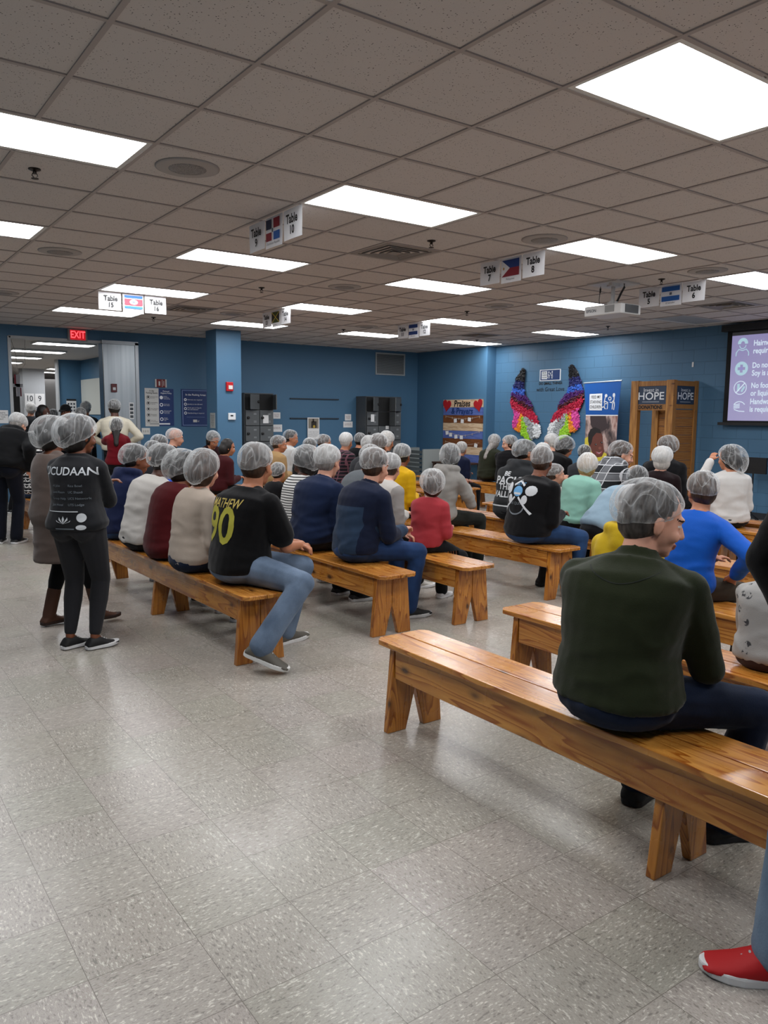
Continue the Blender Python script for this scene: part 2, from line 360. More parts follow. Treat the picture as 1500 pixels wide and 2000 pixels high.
# ---------------------------------------------------------------- hanging table sheets
M_blueink = plain('flag_blue', '#1f5fae', .6); M_navyink = plain('flag_navy', '#232a45', .6); M_redink = plain('flag_red', '#8c1a2c', .6)
def sheet_mat():
    t = NT('hung_paper'); c = t.mix(t.noise(t.coord(), 12, 2), lin('#e9e9ea'), lin('#dcdcde')); t.base(c, .6, .3)
    tr = t.n('ShaderNodeBsdfTranslucent'); tr.inputs[0].default_value = lin('#e6e6e8'); m = t.n('ShaderNodeMixShader'); m.inputs[0].default_value = .15
    t.l(t.b.outputs[0], m.inputs[1]); t.l(tr.outputs[0], m.inputs[2]); t.l(m.outputs[0], t.out.inputs[0]); return t.m
M_sheet = sheet_mat()
def sheet(name, p, d, w, h, label, group, curl=.006, seed=0):
    """paper hung from the ceiling grid: p top left corner, d direction along the sheet"""
    e = tag(empty(name, p), label, 'sign', group); d = Vector(d); n = d.cross(Vector((0, 0, 1))).normalized()
    rs = random.Random(seed); a, b = rs.uniform(-curl, curl), rs.uniform(-curl, curl); V = []; Fc = []
    for j in range(7):
        for i in range(7):
            s_, t_ = i / 6, j / 6
            V.append(d * (w * s_) + Vector((0, 0, -h * t_)) + n * (a * t_ * t_ * (1 - s_) + b * t_ * t_ * s_ + .004 * math.sin(s_ * 3.1)))
    for j in range(6):
        for i in range(6): q = j * 7 + i; Fc.append((q, q + 7, q + 8, q + 1))
    mk('paper', V, Fc, M_sheet, e, True)
    return e, d, n
def num_sheet(p, d, num, seed, ink):
    e, d, n = sheet('table_number_sheet', p, d, .272, .21, 'hanging white sheet reading Table %d' % num, 'table number sheets', seed=seed)
    o = n * .013
    text('lettering', 'Table', d * .142 + Vector((0, 0, -.075)) + o, d, (0, 0, 1), .088, ink, e, bold=.0028, sx=.85)
    text('number', str(num), d * .142 + Vector((0, 0, -.152)) + o, d, (0, 0, 1), .08, ink, e, bold=.0032, sx=.9)
def flag_sheet(p, d, kind, label, seed):
    e, d, n = sheet('flag_sheet', p, d, .262, .225, label, 'flag sheets', seed=seed)
    def P(u, v): return d * u + Vector((0, 0, -v)) + n * .013
    def rect(nm, u0, u1, v0, v1, m): mk(nm, [P(u0, v0), P(u0, v1), P(u1, v1), P(u1, v0)], [(0, 1, 2, 3)], m, e)
    if kind == 'dr':
        rect('flag_field', .02, .108, .02, .09, M_navyink); rect('flag_field', .138, .235, .02, .09, M_redink); rect('flag_field', .02, .108, .115, .175, M_redink); rect('flag_field', .138, .235, .115, .175, M_blueink)
        rect('flag_emblem', .112, .134, .088, .116, plain('emblem_grey', '#5b6472')); cap = 'Dominican Republic'
    elif kind == 'ph':
        mk('flag_field', [P(.02, .02), P(.125, .095), P(.245, .095), P(.245, .02)], [(0, 1, 2, 3)], plain('flag_deep_blue', '#173a80'), e)
        mk('flag_field', [P(.02, .17), P(.245, .17), P(.245, .095), P(.125, .095)], [(0, 1, 2, 3)], M_redink, e)
        mk('flag_sun', [P(.045 + .014 * (1 if k % 2 else .5) * math.cos(k * math.pi / 8), .095 + .018 * (1 if k % 2 else .5) * math.sin(k * math.pi / 8)) for k in range(16)], [tuple(range(16))[::-1]], plain('flag_gold', '#b98a3a'), e); cap = 'Philippines'
    elif kind in ('sv', 'hn'):
        m = M_blueink if kind == 'sv' else plain('flag_deep_blue', '#173a80')
        rect('flag_field', .02, .245, .018, .07, m); rect('flag_field', .02, .245, .122, .175, m); rect('flag_emblem', .118, .148, .082, .11, plain('emblem_grey', '#5b6472')); cap = 'El Salvador' if kind == 'sv' else 'Nicaragua'
    elif kind == 'jm':
        g = plain('flag_green', '#3c4a16'); k = plain('flag_black', '#17170f'); y = plain('flag_yellow', '#c9b14a'); o = .009
        for pts, m in (((P(.03, .02), P(.13, .09), P(.235, .02)), g), ((P(.03, .17), P(.235, .17), P(.13, .1)), g), ((P(.02, .025), P(.02, .165), P(.12, .095)), k), ((P(.245, .025), P(.14, .095), P(.245, .165)), k)):
            mk('flag_field', pts, [(0, 1, 2)], m, e)
        N = n * .001
        mk('flag_cross', [P(.02, .02 + o) + N, P(.02, .02) + N, P(.02 + o, .02) + N, P(.245, .17 - o) + N, P(.245, .17) + N, P(.245 - o, .17) + N], [tuple(range(6))[::-1]], y, e)
        mk('flag_cross', [P(.245, .02 + o) + N, P(.245, .02) + N, P(.245 - o, .02) + N, P(.02, .17 - o) + N, P(.02, .17) + N, P(.02 + o, .17) + N], [tuple(range(6))], y, e); cap = 'Jamaica'
    else:
        rect('flag_field', .02, .245, .018, .045, M_blueink); rect('flag_field', .02, .245, .145, .172, M_blueink); rect('flag_field', .02, .245, .058, .132, plain('flag_bright_red', '#c22a3c'))
        mk('flag_shield', [P(.133 + .05 * math.cos(k * math.pi / 8), .095 + .03 * math.sin(k * math.pi / 8)) + n * .001 for k in range(16)], [tuple(range(16))[::-1]], M_paper, e)
        mk('flag_shield_mark', [P(.133 + .02 * math.cos(k * math.pi / 8), .095 + .014 * math.sin(k * math.pi / 8)) + n * .002 for k in range(16)], [tuple(range(16))[::-1]], plain('emblem_grey', '#5b6472'), e); cap = 'Eswatini'
    text('caption', cap, d * .133 + Vector((0, 0, -.195)) + n * .013, d, (0, 0, 1), .026, M_grayink, e)
def sign_set(x, y, d, nums, kind, label, seed, ink=None):
    ink = ink or M_ink; d = Vector(d)
    for k, off in ((0, 0.0), (1, .29), (2, .565)):
        p = Vector((x, y, CEIL - .008)) + d * off
        if k == 1: flag_sheet(p, d, kind, label, seed + k)
        else: num_sheet(p, d, nums[0] if k == 0 else nums[1], seed + k, ink)
Dn = (0, -1, 0)
sign_set(2.05 * T, 3.25, Dn, (9, 10), 'dr', 'hanging flag sheet with two red and two blue squares between Table 9 and Table 10', 1)
sign_set(6.08 * T, 3.26, Dn, (7, 8), 'ph', 'hanging blue and red flag sheet with white triangle between Table 7 and Table 8', 11)
sign_set(10.08 * T, 3.25, Dn, (5, 6), 'sv', 'hanging blue and white striped flag sheet between Table 5 and Table 6', 21)
sign_set(6.15 * T, 7.96, Dn, (13, 14), 'jm', 'hanging green and black flag sheet with yellow cross between Table 13 and Table 14', 31)
sign_set(10.15 * T, 7.95, Dn, (11, 12), 'hn', 'hanging blue and white striped flag sheet between Table 11 and Table 12', 41)
sign_set(1.25, 12.08 * T, (1, 0, 0), (15, 16), 'sz', 'hanging blue and red striped flag sheet between Table 15 and Table 16', 51, M_ink)

# ---------------------------------------------------------------- projector
e = tag(empty('ceiling_projector', (5.62, 3.2, 0)), 'white projector hung from the ceiling on a short pole', 'projector'); e.rotation_euler = (0, 0, R(0))
body = MB().box(-.17, .17, -.25, .25, 2.635, 2.745); bevel(body.build('body', plain('projector_white', '#c9c8c6', .35), e), .012, 3)
g = MB(); g.box(-.1, .12, -.256, -.249, 2.65, 2.735); g.build('side_grille', M_black, e)
for k in range(9):
    pass
MB().box(-.176, -.169, -.16, -.04, 2.66, 2.73).build('front_grille', plain('projector_grey', '#8a8a88'), e)
text('maker_lettering', 'EPSON', (-.1715, .15, 2.69), (0, -1, 0), (0, 0, 1), .045, M_grayink, e, bold=.0008)
MB().rings([[(.165 + dx, .1 + r * math.cos(2 * math.pi * k / 24), 2.69 + r * math.sin(2 * math.pi * k / 24)) for k in range(24)] for dx, r in ((0, .045), (.03, .045), (.03, .036), (.015, .03))]).build('lens', plain('lens_glass', '#14161c', .1), e, True)
m = plain('mount_white', '#bdbcba', .4)
MB().tube([(0, 0, 2.8), (0, 0, 2.985)], .022, 16).tube([(0, 0, 2.745), (0, 0, 2.8)], .035, 16).box(-.07, .07, -.09, .09, 2.745, 2.757).box(-.012, .012, -.06, .06, 2.757, 2.79).build('mount_pole', m, e)
MB().box(-.2, .2, -.2, .2, 2.972, 2.988).box(-.05, .05, -.05, .05, 2.955, 2.972).box(-.16, -.03, -.11, -.07, 2.94, 2.972).build('mount_plate', m, e)
MB().tube([(.02, -.13, 2.98), (0, -.15, 2.93), (.0, -.1, 2.86), (.03, -.04, 2.8), (.02, 0, 2.76), (-.02, .06, 2.75)], .012, 8).build('black_cable', M_black, e, True)
MB().tube([(-.03, .15, 2.97), (-.03, .155, 2.91), (-.035, .16, 2.82), (-.03, .14, 2.745)], .004, 6).tube([(-.03, .15, 2.95), (-.03, .153, 2.9)], .009).build('thin_cable', M_black, e, True)
# ---------------------------------------------------------------- things on the far wall
FX = (1, 0, 0); UZ = (0, 0, 1)
M_navy = plain('poster_navy', '#16336b', .5); M_postw = plain('poster_white', '#c9c9c6', .6); M_lock = plain('locker_grey', '#4b4e50', .45); M_lockd = plain('locker_door_grey', '#595d5f', .42)
def FP(x, z, d=.004): return Vector((x, YF - d, z))
def frect(name, x0, x1, z0, z1, mat, par=None, d=.004, t=0.0):
    if t: return MB().box(x0, x1, YF - d - t, YF - d, z0, z1).build(name, mat, par)
    return mk(name, [FP(x0, z0, d), FP(x1, z0, d), FP(x1, z1, d), FP(x0, z1, d)], [(0, 1, 2, 3)], mat, par)
def fdisc(name, x, z, r, mat, par, d, rin=0):
    n = 20
    if rin:
        v = [FP(x + q * math.cos(2 * math.pi * k / n), z + q * math.sin(2 * math.pi * k / n), d) for q in (r, rin) for k in range(n)]
        return mk(name, v, [(k, (k + 1) % n, n + (k + 1) % n, n + k) for k in range(n)], mat, par)
    return mk(name, [FP(x + r * math.cos(2 * math.pi * k / n), z + r * math.sin(2 * math.pi * k / n), d) for k in range(n)], [tuple(range(n))], mat, par)
# exit sign
e = tag(empty('exit_sign', (2.2, YF - .03, 2.88)), 'glowing red EXIT sign above the tall opening', 'exit sign')
bevel(MB().box(-.165, .165, -.03, .028, -.1, .1).build('housing', plain('sign_silver', '#8f9294', .4), e), .006)
mk('lit_face', [(-.13, -.032, -.085), (.13, -.032, -.085), (.13, -.032, .085), (-.13, -.032, .085)], [(0, 1, 2, 3)], emis('exit_face_red', '#c0141f', .9), e)
text('lettering', 'EXIT', (0, -.034, 0), FX, UZ, .17, emis('exit_letters', '#ff4a50', 2.2), e, bold=.003, sx=.72)
# steel door leaf right of the opening
e = tag(empty('steel_sliding_door', (2.95, YF, 0)), 'tall brushed stainless steel door leaf beside the opening', 'door')
bevel(MB().box(-.33, .27, -.08, -.02, .02, 2.76).build('leaf', M_steel, e), .004)
MB().box(.24, .3, -.1, -.003, 0, 2.8).box(-.35, .3, -.1, -.003, 2.76, 2.82).build('edge_trim', plain('steel_trim', '#a4a8ab', .35, .5, .8), e)
e = tag(empty('red_strobe', (2.79, YF - .081, 1.98)), 'small dark red alarm strobe on the steel door leaf', 'alarm')
bevel(MB().box(-.05, .05, -.035, 0, -.075, .075).build('housing', plain('alarm_dark_red', '#5a1418', .4), e), .006); MB().box(-.03, .02, -.05, -.035, -.04, .01).build('lens', plain('clear_lens', '#c9cdd0', .2), e)
e = tag(empty('notice_strip', (3.1, YF - .082, 1.575)), 'narrow white notice strip on the steel door leaf', 'notice')
MB().box(-.04, .04, -.004, 0, -.15, .15).build('card', M_paper, e)
for k in range(4): mk('printed_picture', [(-.03, -.005, -.13 + .07 * k), (.03, -.005, -.13 + .07 * k), (.03, -.005, -.08 + .07 * k), (-.03, -.005, -.08 + .07 * k)], [(0, 1, 2, 3)], plain('notice_print', '#454b50'), e)
# poster with two halves
e = tag(empty('rules_poster', (3.65, YF, 1.65)), 'tall half white half navy rules poster with round icons', 'poster'); e.location = (0, 0, 0)
frect('white_panel', 3.376, 3.64, 1.29, 2.0, M_postw, e, .004, .004); frect('navy_panel', 3.64, 3.93, 1.3, 1.995, M_navy, e, .004, .004)
text('heading', 'In the\nPacking Room', FP(3.508, 1.93, .01), FX, UZ, .038, M_ink, e, bold=.0006); text('heading', 'Personal\nHygiene Policy', FP(3.785, 1.93, .01), FX, UZ, .036, M_whiteink, e, bold=.0004)
for k, w_ in enumerate(('Hairnets must\nbe worn', 'Handwashing\nrequired', 'No medication\nor bandages', 'No phones\nor cameras', 'No food\nor beverages')):
    z = 1.83 - .11 * k; fdisc('icon', 3.44, z, .036, M_ink, e, .0095, .031); fdisc('icon_figure', 3.44, z + .004, .018, M_ink, e, .0096); text('small_lettering', w_, FP(3.487, z, .01), FX, UZ, .024, M_ink, e, 'LEFT')
for k, w_ in enumerate(('Jewelry\nremove all\nloose jewelry', 'Hands clean\nafter sneeze', 'Gum and candy\nnot allowed\nin the room', 'Closed\nfootwear\nonly')):
    z = 1.83 - .135 * k; fdisc('icon', 3.69, z, .033, M_whiteink, e, .0095, .0 if k in (0,) else .02); text('small_lettering', w_, FP(3.735, z, .01), FX, UZ, .023, M_whiteink, e, 'LEFT')
frect('pill_bar', 3.46, 3.64, 1.325, 1.35, plain('pill_grey', '#9a9c9b'), e, .0095); frect('pill_bar', 3.64, 3.85, 1.325, 1.35, M_whiteink, e, .0095)
# packing areas poster
e = tag(empty('packing_poster', (0, 0, 0)), 'navy framed poster headed In the Packing Areas', 'poster')
frect('panel', 4.08, 4.66, 1.29, 2.0, M_navy, e, .004, .006)
for (a, b, c_, d_) in ((4.1, 4.64, 1.972, 1.98), (4.1, 4.64, 1.31, 1.318), (4.1, 4.108, 1.31, 1.98), (4.632, 4.64, 1.31, 1.98)): frect('border_line', a, b, c_, d_, plain('pale_blue_line', '#8fa8d0'), e, .0115)
text('heading', 'In the Packing Areas', FP(4.37, 1.895, .012), FX, UZ, .05, M_whiteink, e, bold=.0008)
for k, w_ in enumerate(('Hairnets are required', 'Jewelry is not allowed', 'Food, gum or liquids\nare not allowed', 'Handwashing is required')):
    z = 1.8 - .085 * k; fdisc('icon', 4.16, z, .028, M_whiteink, e, .012, .016 if k else .012); text('small_lettering', w_, FP(4.2, z, .012), FX, UZ, .034, M_whiteink, e, 'LEFT')
frect('rule_line', 4.18, 4.55, 1.466, 1.47, plain('pale_blue_line', '#8fa8d0'), e, .012); frect('logo_box', 4.31, 4.39, 1.37, 1.42, M_postw, e, .012)
text('logo_lettering', '6!', FP(4.42, 1.39, .012), FX, UZ, .05, M_postw, e)
# extinguisher sign
e = tag(empty('extinguisher_sign', (0, 0, 0)), 'dark red fire extinguisher sign above the rules poster', 'sign')
frect('red_panel', 3.6, 3.77, 2.02, 2.17, plain('sign_dark_red', '#6e1518', .5), e, .004, .02)
frect('white_edge', 3.575, 3.6, 2.02, 2.17, M_postw, e, .004, .02); frect('white_edge', 3.77, 3.795, 2.02, 2.17, M_postw, e, .004, .02); frect('white_edge', 3.705, 3.713, 2.03, 2.16, M_postw, e, .025)
frect('extinguisher_picture', 3.64, 3.67, 2.05, 2.13, M_postw, e, .025); frect('extinguisher_picture', 3.735, 3.745, 2.05, 2.14, M_postw, e, .025)
e = tag(empty('light_switch_plate', (0, 0, 0)), 'white triple light switch plate below the rules poster', 'light switch')
bevel(frect('plate', 3.3, 3.46, 1.14, 1.26, M_white, e, .001, .008), .003)
for k in range(3): frect('rocker', 3.325 + .042 * k, 3.345 + .042 * k, 1.18, 1.22, plain('switch_ivory', '#b9b8b0'), e, .009, .005)
# items on the column
e = tag(empty('fire_alarm_pull', (4.32, 10.4, 2.01)), 'red fire alarm pull station on the blue column', 'fire alarm')
bevel(MB().box(-.065, .065, -.045, 0, -.08, .08).build('housing', plain('alarm_red', '#b5121b', .35), e), .008); MB().box(-.03, .045, -.056, -.045, -.045, .02).build('white_handle', M_white, e)
e = tag(empty('thermostat', (4.36, 10.4, 1.49)), 'white thermostat on the blue column', 'thermostat')
bevel(MB().box(-.07, .07, -.03, 0, -.06, .06).build('housing', plain('thermostat_white', '#dde2e4', .4), e), .008); MB().box(-.03, .02, -.032, -.03, .0, .025).build('display', M_black, e)
e = tag(empty('column_notice', (4.09, 10.59, 1.415)), 'pale paper notice on the shaded side of the column', 'notice')
MB().box(-.006, -.001, -.105, .105, -.135, .135).build('paper', plain('notice_grey', '#a9adab'), e)
text('lettering', 'Please wash\nyour hands\nand put on\na hairnet\nbefore you\nenter the\nroom', (-.0075, 0, 0), (0, -1, 0), UZ, .03, M_grayink, e)
# lockers
def lockers(x0, n, label):
    e = tag(empty('locker_unit', (x0, YF - .4, 0)), label, 'lockers', 'grey metal lockers'); w_ = .31
    bevel(MB().box(-.01, n * w_ + .01, .02, .395, .05, 1.95).box(-.01, n * w_ + .01, .0, .02, 1.93, 1.95).box(0, n * w_, .04, .39, 0, .05).build('cabinet', M_lock, e), .003)
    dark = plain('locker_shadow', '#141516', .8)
    for i in range(n):
        for j in range(6):
            zt = 1.93 - j * .312; xa = i * w_ + .008; ajar = (j == 0) or (n == 3 and i == 1 and j == 1)
            d = empty('door', (xa, 0, zt - .3)); d.parent = e
            d0 = MB().box(0, w_ - .016, -.018, 0, 0, .295)
            if ajar:
                ang = (R(35), R(80), R(30))[i % 3] if n == 3 else (R(28), R(75))[i]
                d.location.x = xa + (w_ - .016); Mz = Matrix.Rotation(ang, 4, 'Z')
                d0 = MB().box(-(w_ - .016), 0, -.018, 0, 0, .295, M=Mz)
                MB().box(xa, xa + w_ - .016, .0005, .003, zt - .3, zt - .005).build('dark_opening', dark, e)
            bpy.data.objects.remove(d)
            for q in range(len(d0.v)):
                v = d0.v[q]; d0.v[q] = (v[0] + (xa + (w_ - .016 if ajar else 0)), v[1], v[2] + zt - .3)
            d = bevel(d0.build('door', M_lockd, e), .003)
            if not ajar:
                MB().rings([[(xa + .05 + r * math.cos(2 * math.pi * k / 16), y, zt - .15 + r * math.sin(2 * math.pi * k / 16)) for k in range(16)] for y, r in ((-.018, .028), (-.045, .026), (-.05, .015))]).build('lock_dial', M_black, d)
                v = MB()
                for s_ in (.23, .08):
                    v.box(xa + .17, xa + .23, -.021, -.018, zt - .3 + s_, zt - .3 + s_ + .008).box(xa + .17, xa + .23, -.021, -.018, zt - .3 + s_ - .02, zt - .3 + s_ - .012)
                v.build('vent_slots', plain('slot_highlight', '#a3a8ab', .4), d)
            else:
                a = (xa + w_ - .016, zt - .15); c_ = Mz @ Vector((-.05, -.03, 0))
                MB().ell((a[0] + c_.x - (w_ - .1) * .0, c_.y - .0, a[1]), (.026, .02, .026)).build('lock_dial', M_black, d)
    return e
e = lockers(5.22, 2, 'narrow grey locker unit two doors wide, just right of the column')
tag(MB().box(5.6, 5.72, YF - .426, YF - .422, 1.36, 1.52).build('taped_note', M_paper), 'white paper taped to the locker unit right of the column', 'note')
e = lockers(8.1, 3, 'grey locker unit three doors wide below the wall vent grille')
tag(MB().box(8.2, 8.29, YF - .426, YF - .422, 1.4, 1.56).build('taped_note', M_paper), 'white paper taped to the three door locker unit, upper left door', 'note')
tag(MB().box(8.6, 8.68, YF - .428, YF - .422, 1.24, 1.31, M=None).build('taped_note', M_paper), 'small tilted white tag on the middle column of the three door lockers', 'note')
for x0, x1, z0, z1, lb, tx in ((6.04, 6.21, 1.45, 1.58, 'upper of two white notes right of the narrow locker unit', 'ALL ITEMS\nMUST BE\nSTORED'), (6.0, 6.25, 1.18, 1.33, 'lower of two white notes right of the narrow locker unit', 'LOCKERS ARE\nFOR YOUR USE'),
                           (7.8, 7.96, 1.42, 1.56, 'upper of two white notes left of the three door locker unit', 'ALL ITEMS\nMUST BE\nSTORED'), (7.76, 8.0, 1.27, 1.4, 'lower of two white notes left of the three door locker unit', 'LOCKERS ARE\nFOR YOUR USE')):
    e = tag(empty('wall_note', (0, 0, 0)), lb, 'note'); frect('paper', x0, x1, z0, z1, M_paper, e, .002, .003); text('lettering', tx, FP((x0 + x1) / 2, (z0 + z1) / 2, .006), FX, UZ, .026, plain('note_print', '#7c5a63'), e)
e = tag(empty('wall_note', (0, 0, 0)), 'white note on the wall left of the tall opening', 'note'); frect('paper', .78, 1.03, 1.34, 1.56, M_paper, e, .002, .003); text('lettering', 'HAIRNETS\nMUST BE WORN\nPAST THIS\nPOINT', FP(.905, 1.46, .006), FX, UZ, .035, M_ink, e)
for z, lb in ((1.87, 'upper thin dark rail on the far wall between the lockers'), (1.46, 'lower thin dark rail on the far wall between the lockers')):
    tag(bevel(MB().box(6.43, 7.63, YF - .03, YF - .001, z - .012, z + .012).build('wall_rail', plain('dark_rail', '#27313b', .5)), .003), lb, 'rail')
e = tag(empty('wall_calendar', (0, 0, 0)), 'wall calendar with a dark photo above a white page', 'calendar')
frect('page', 6.84, 7.13, 1.02, 1.22, M_paper, e, .032, .004); frect('cover', 6.84, 7.13, 1.22, 1.48, M_paper, e, .032, .004)
frect('photo', 6.86, 7.11, 1.25, 1.46, plain('photo_tan', '#8b8478'), e, .0365); frect('photo_figure', 6.93, 7.06, 1.26, 1.4, plain('photo_dark', '#2a241e'), e, .037); fdisc('photo_spot', 7.0, 1.29, .03, plain('photo_yellow', '#b99a35'), e, .0375); frect('photo_figure', 6.96, 7.0, 1.38, 1.45, plain('photo_dark', '#2a241e'), e, .037)
text('lettering', 'S  M  T  W  T  F  S\n1  2  3  4  5  6  7\n8  9 10 11 12 13 14\n15 16 17 18 19 20 21', FP(6.985, 1.13, .037), FX, UZ, .03, M_grayink, e)
e = tag(empty('vent_grille', (9.01, YF, 2.69)), 'pale louvred return air grille high on the far wall', 'vent'); gm = plain('grille_grey', '#a6abac', .4)
MB().box(-.41, .41, -.02, 0, .215, .245).box(-.41, .41, -.02, 0, -.245, -.215).box(-.41, -.38, -.02, 0, -.215, .215).box(.38, .41, -.02, 0, -.215, .215).build('frame', gm, e)
MB().box(-.38, .38, -.003, -.001, -.215, .215).build('duct_opening', plain('duct_grey', '#3b4348'), e)
mb = MB()
for k in range(22): z = -.205 + k * .0195; mb.add([(-.38, -.016, z), (.38, -.016, z), (.38, -.004, z + .012), (-.38, -.004, z + .012)], [(0, 1, 2, 3)])
mb.build('louvres', gm, e)
# things in the next room
e = tag(empty('white_board', (4.465, 19.4, 0)), 'blank white board on the blue side wall of the next room', 'board')
MB().box(-.02, 0, -1.1, 1.05, 1.5, 2.45).build('panel', plain('board_white', '#cdd0c8', .4), e)
e = tag(empty('icon_notice', (4.18, 20.49, 1.72)), 'white icon notice on the blue wall end of the next room', 'notice')
MB().box(-.13, .13, -.006, 0, -.2, .2).build('card', M_paper, e); MB().box(-.13, .13, -.008, -.006, .15, .2).build('header_bar', M_black, e)
for i in range(3):
    for j in range(3): MB().box(-.1 + .075 * i, -.055 + .075 * i, -.0075, -.006, -.14 + .09 * j, -.09 + .09 * j).build('icon', plain('icon_dark', '#3a4048'), e)
for x, nmb in ((4.18, '10'), (4.5, '9')):
    e = tag(empty('station_number_card', (x, 25.79, 1.95)), 'white card reading %s on the pale pillar' % nmb, 'sign', 'station number cards')
    MB().box(-.15, .15, -.008, 0, -.22, .22).build('card', plain('card_white', '#e9e9e9', .6), e); text('number', nmb, (0, -.012, .05), FX, UZ, .26, M_grayink, e, bold=.003, sx=.85)
e = tag(empty('hanging_cross', (1.62, 14.2, 2.06)), 'white and red cross shaped flag hanging in the opening on strings', 'sign')
MB().box(-.035, .035, -.01, .01, -.22, .2).box(-.085, .085, -.01, .01, -.04, .02).build('cross', plain('cross_white', '#e6dfe0'), e); MB().box(-.06, -.035, -.01, .01, -.02, .2).box(.035, .055, -.01, .01, -.22, -.05).build('red_edge', plain('cross_red', '#a11f35'), e)
MB().tube([(0, 0, .2), (-.14, 0, .45), (-.16, 0, .9)], .006, 5).tube([(0, 0, .2), (-.02, 0, .6), (-.1, 0, .9)], .006, 5).tube([(0, 0, .2), (.14, 0, .4), (.16, 0, .9)], .006, 5).build('string', plain('string_pale', '#c3b7ad'), e)

# ---------------------------------------------------------------- things on the block wall
WX = XR
def RP(y, z, d=.004, X=None): return Vector(((WX if X is None else X) - d, y, z))
RD = (0, -1, 0)
def rpoly(name, pts, mat, par=None, d=.004, X=None): return mk(name, [RP(y, z, d, X) for y, z in pts], [tuple(range(len(pts)))], mat, par)
def rrect(name, y0, y1, z0, z1, mat, par=None, d=.004, X=None, t=0.0):
    X = WX if X is None else X
    if t: return MB().box(X - d - t, X - d, min(y0, y1), max(y0, y1), z0, z1).build(name, mat, par)
    return rpoly(name, [(y0, z0), (y1, z0), (y1, z1), (y0, z1)], mat, par, d, X)
def rdisc(name, y, z, r, mat, par, d, X=None, ry=None, rin=0):
    n = 24; ry = ry or r
    if rin:
        v = [RP(y + q * math.cos(2 * math.pi * k / n), z + q * math.sin(2 * math.pi * k / n), d, X) for q in (r, rin) for k in range(n)]
        return mk(name, v, [(k, (k + 1) % n, n + (k + 1) % n, n + k) for k in range(n)], mat, par)
    return rpoly(name, [(y + r * math.cos(2 * math.pi * k / n), z + ry * math.sin(2 * math.pi * k / n)) for k in range(n)], mat, par, d, X)
# projection screen
e = tag(empty('projection_screen', (0, 0, 0)), 'black bordered projection screen showing a lavender hygiene rules slide', 'projection screen')
SX = 9.93
MB().box(SX - .07, SX + .05, 1.75, 4.5, 2.86, 2.96).build('housing', M_black, e); MB().box(SX - .03, SX + .02, 1.72, 4.5, 1.43, 1.475).build('bottom_bar', M_black, e)
MB().box(SX - .004, SX + .004, 1.82, 4.43, 1.47, 2.87).build('black_border', plain('screen_black', '#050506', .8), e)
t = NT('lit_slide'); t.b.inputs['Base Color'].default_value = (.3, .3, .3, 1); t.b.inputs['Emission Strength'].default_value = .62
g_ = t.n('ShaderNodeSeparateXYZ'); t.l(t.coord(), g_.inputs[0])
t.l(t.mix(t.noise(t.coord(), 1.3, 1), lin('#8a86c8'), lin('#a79ccf')), t.b.inputs['Emission Color']); M_slide = t.m
rrect('slide', 4.35, 1.9, 1.5, 2.84, M_slide, e, .007, SX)
rrect('unlit_top', 4.35, 1.9, 2.79, 2.84, plain('screen_grey', '#6b6c72'), e, .008, SX)
M_pw = emis('slide_white', '#dff0ff', .85); M_pc = emis('slide_cyan', '#bfe3f2', .75)
for z, tx in ((2.53, 'Hairnets are\nrequired'), (2.2, 'Do not enter if\nSoy is an allergy'), (1.96, ''), (1.9, 'No food, gum\nor liquids'), (1.66, 'Handwashing\nis required')):
    if tx: text('slide_lettering', tx, RP(4.0, z + .07 if z > 2.4 else z + .07, .009, SX), RD, UZ, .115, M_pw, e, 'LEFT', bold=.002, sx=.8)
def stroke(name, pts, w_, mat, par, d, X):
    """flat line of width w_ through (y, z) points on a wall plane"""
    L = [Vector(p) for p in pts]; v = []
    for i, p in enumerate(L):
        a = L[max(i - 1, 0)]; b = L[min(i + 1, len(L) - 1)]; t_ = (b - a).normalized(); nn = Vector((-t_.y, t_.x)) * w_ / 2
        v += [RP(p.x + nn.x, p.y + nn.y, d, X), RP(p.x - nn.x, p.y - nn.y, d, X)]
    return mk(name, v, [(2 * i, 2 * i + 1, 2 * i + 3, 2 * i + 2) for i in range(len(L) - 1)], mat, par)
def arc(y, z, r, a0, a1, n=14, ry=None): return [(y + r * math.cos(R(a0 + (a1 - a0) * k / n)), z + (ry or r) * math.sin(R(a0 + (a1 - a0) * k / n))) for k in range(n + 1)]
yy = 4.17
stroke('slide_icon', arc(yy, 2.67, .055, -10, 190), .05, M_pc, e, .009, SX); stroke('slide_icon', arc(yy, 2.64, .05, 180, 360), .012, M_pc, e, .009, SX)
stroke('slide_icon', [(yy + .1, 2.48)] + arc(yy + .05, 2.53, .05, 0, -0, 1) + [(yy + .06, 2.58), (yy, 2.56), (yy - .06, 2.58), (yy - .1, 2.53), (yy - .1, 2.48)], .014, M_pc, e, .009, SX)
rdisc('slide_icon', yy, 2.29, .105, M_pc, e, .009, SX)
rrect('slide_icon_cross', yy - .022, yy + .022, 2.23, 2.35, M_slide, e, .0095, SX); rrect('slide_icon_cross', yy - .06, yy + .06, 2.268, 2.312, M_slide, e, .0095, SX)
rdisc('slide_icon', yy, 2.0, .105, M_pw, e, .009, SX, rin=.094); rrect('slide_icon', yy + .01, yy + .05, 1.95, 2.06, M_pc, e, .009, SX); stroke('slide_icon', [(yy + .07, 1.92), (yy - .07, 2.07)], .016, M_pw, e, .0095, SX); stroke('slide_icon', [(yy - .02, 1.94), (yy - .07, 2.02)], .03, M_pc, e, .009, SX)
for k in range(4): stroke('slide_icon', [(yy + .09, 1.69 + .018 * k), (yy + .03, 1.695 + .018 * k), (yy - .01, 1.70 + .02 * k)], .01, M_pw, e, .009, SX)
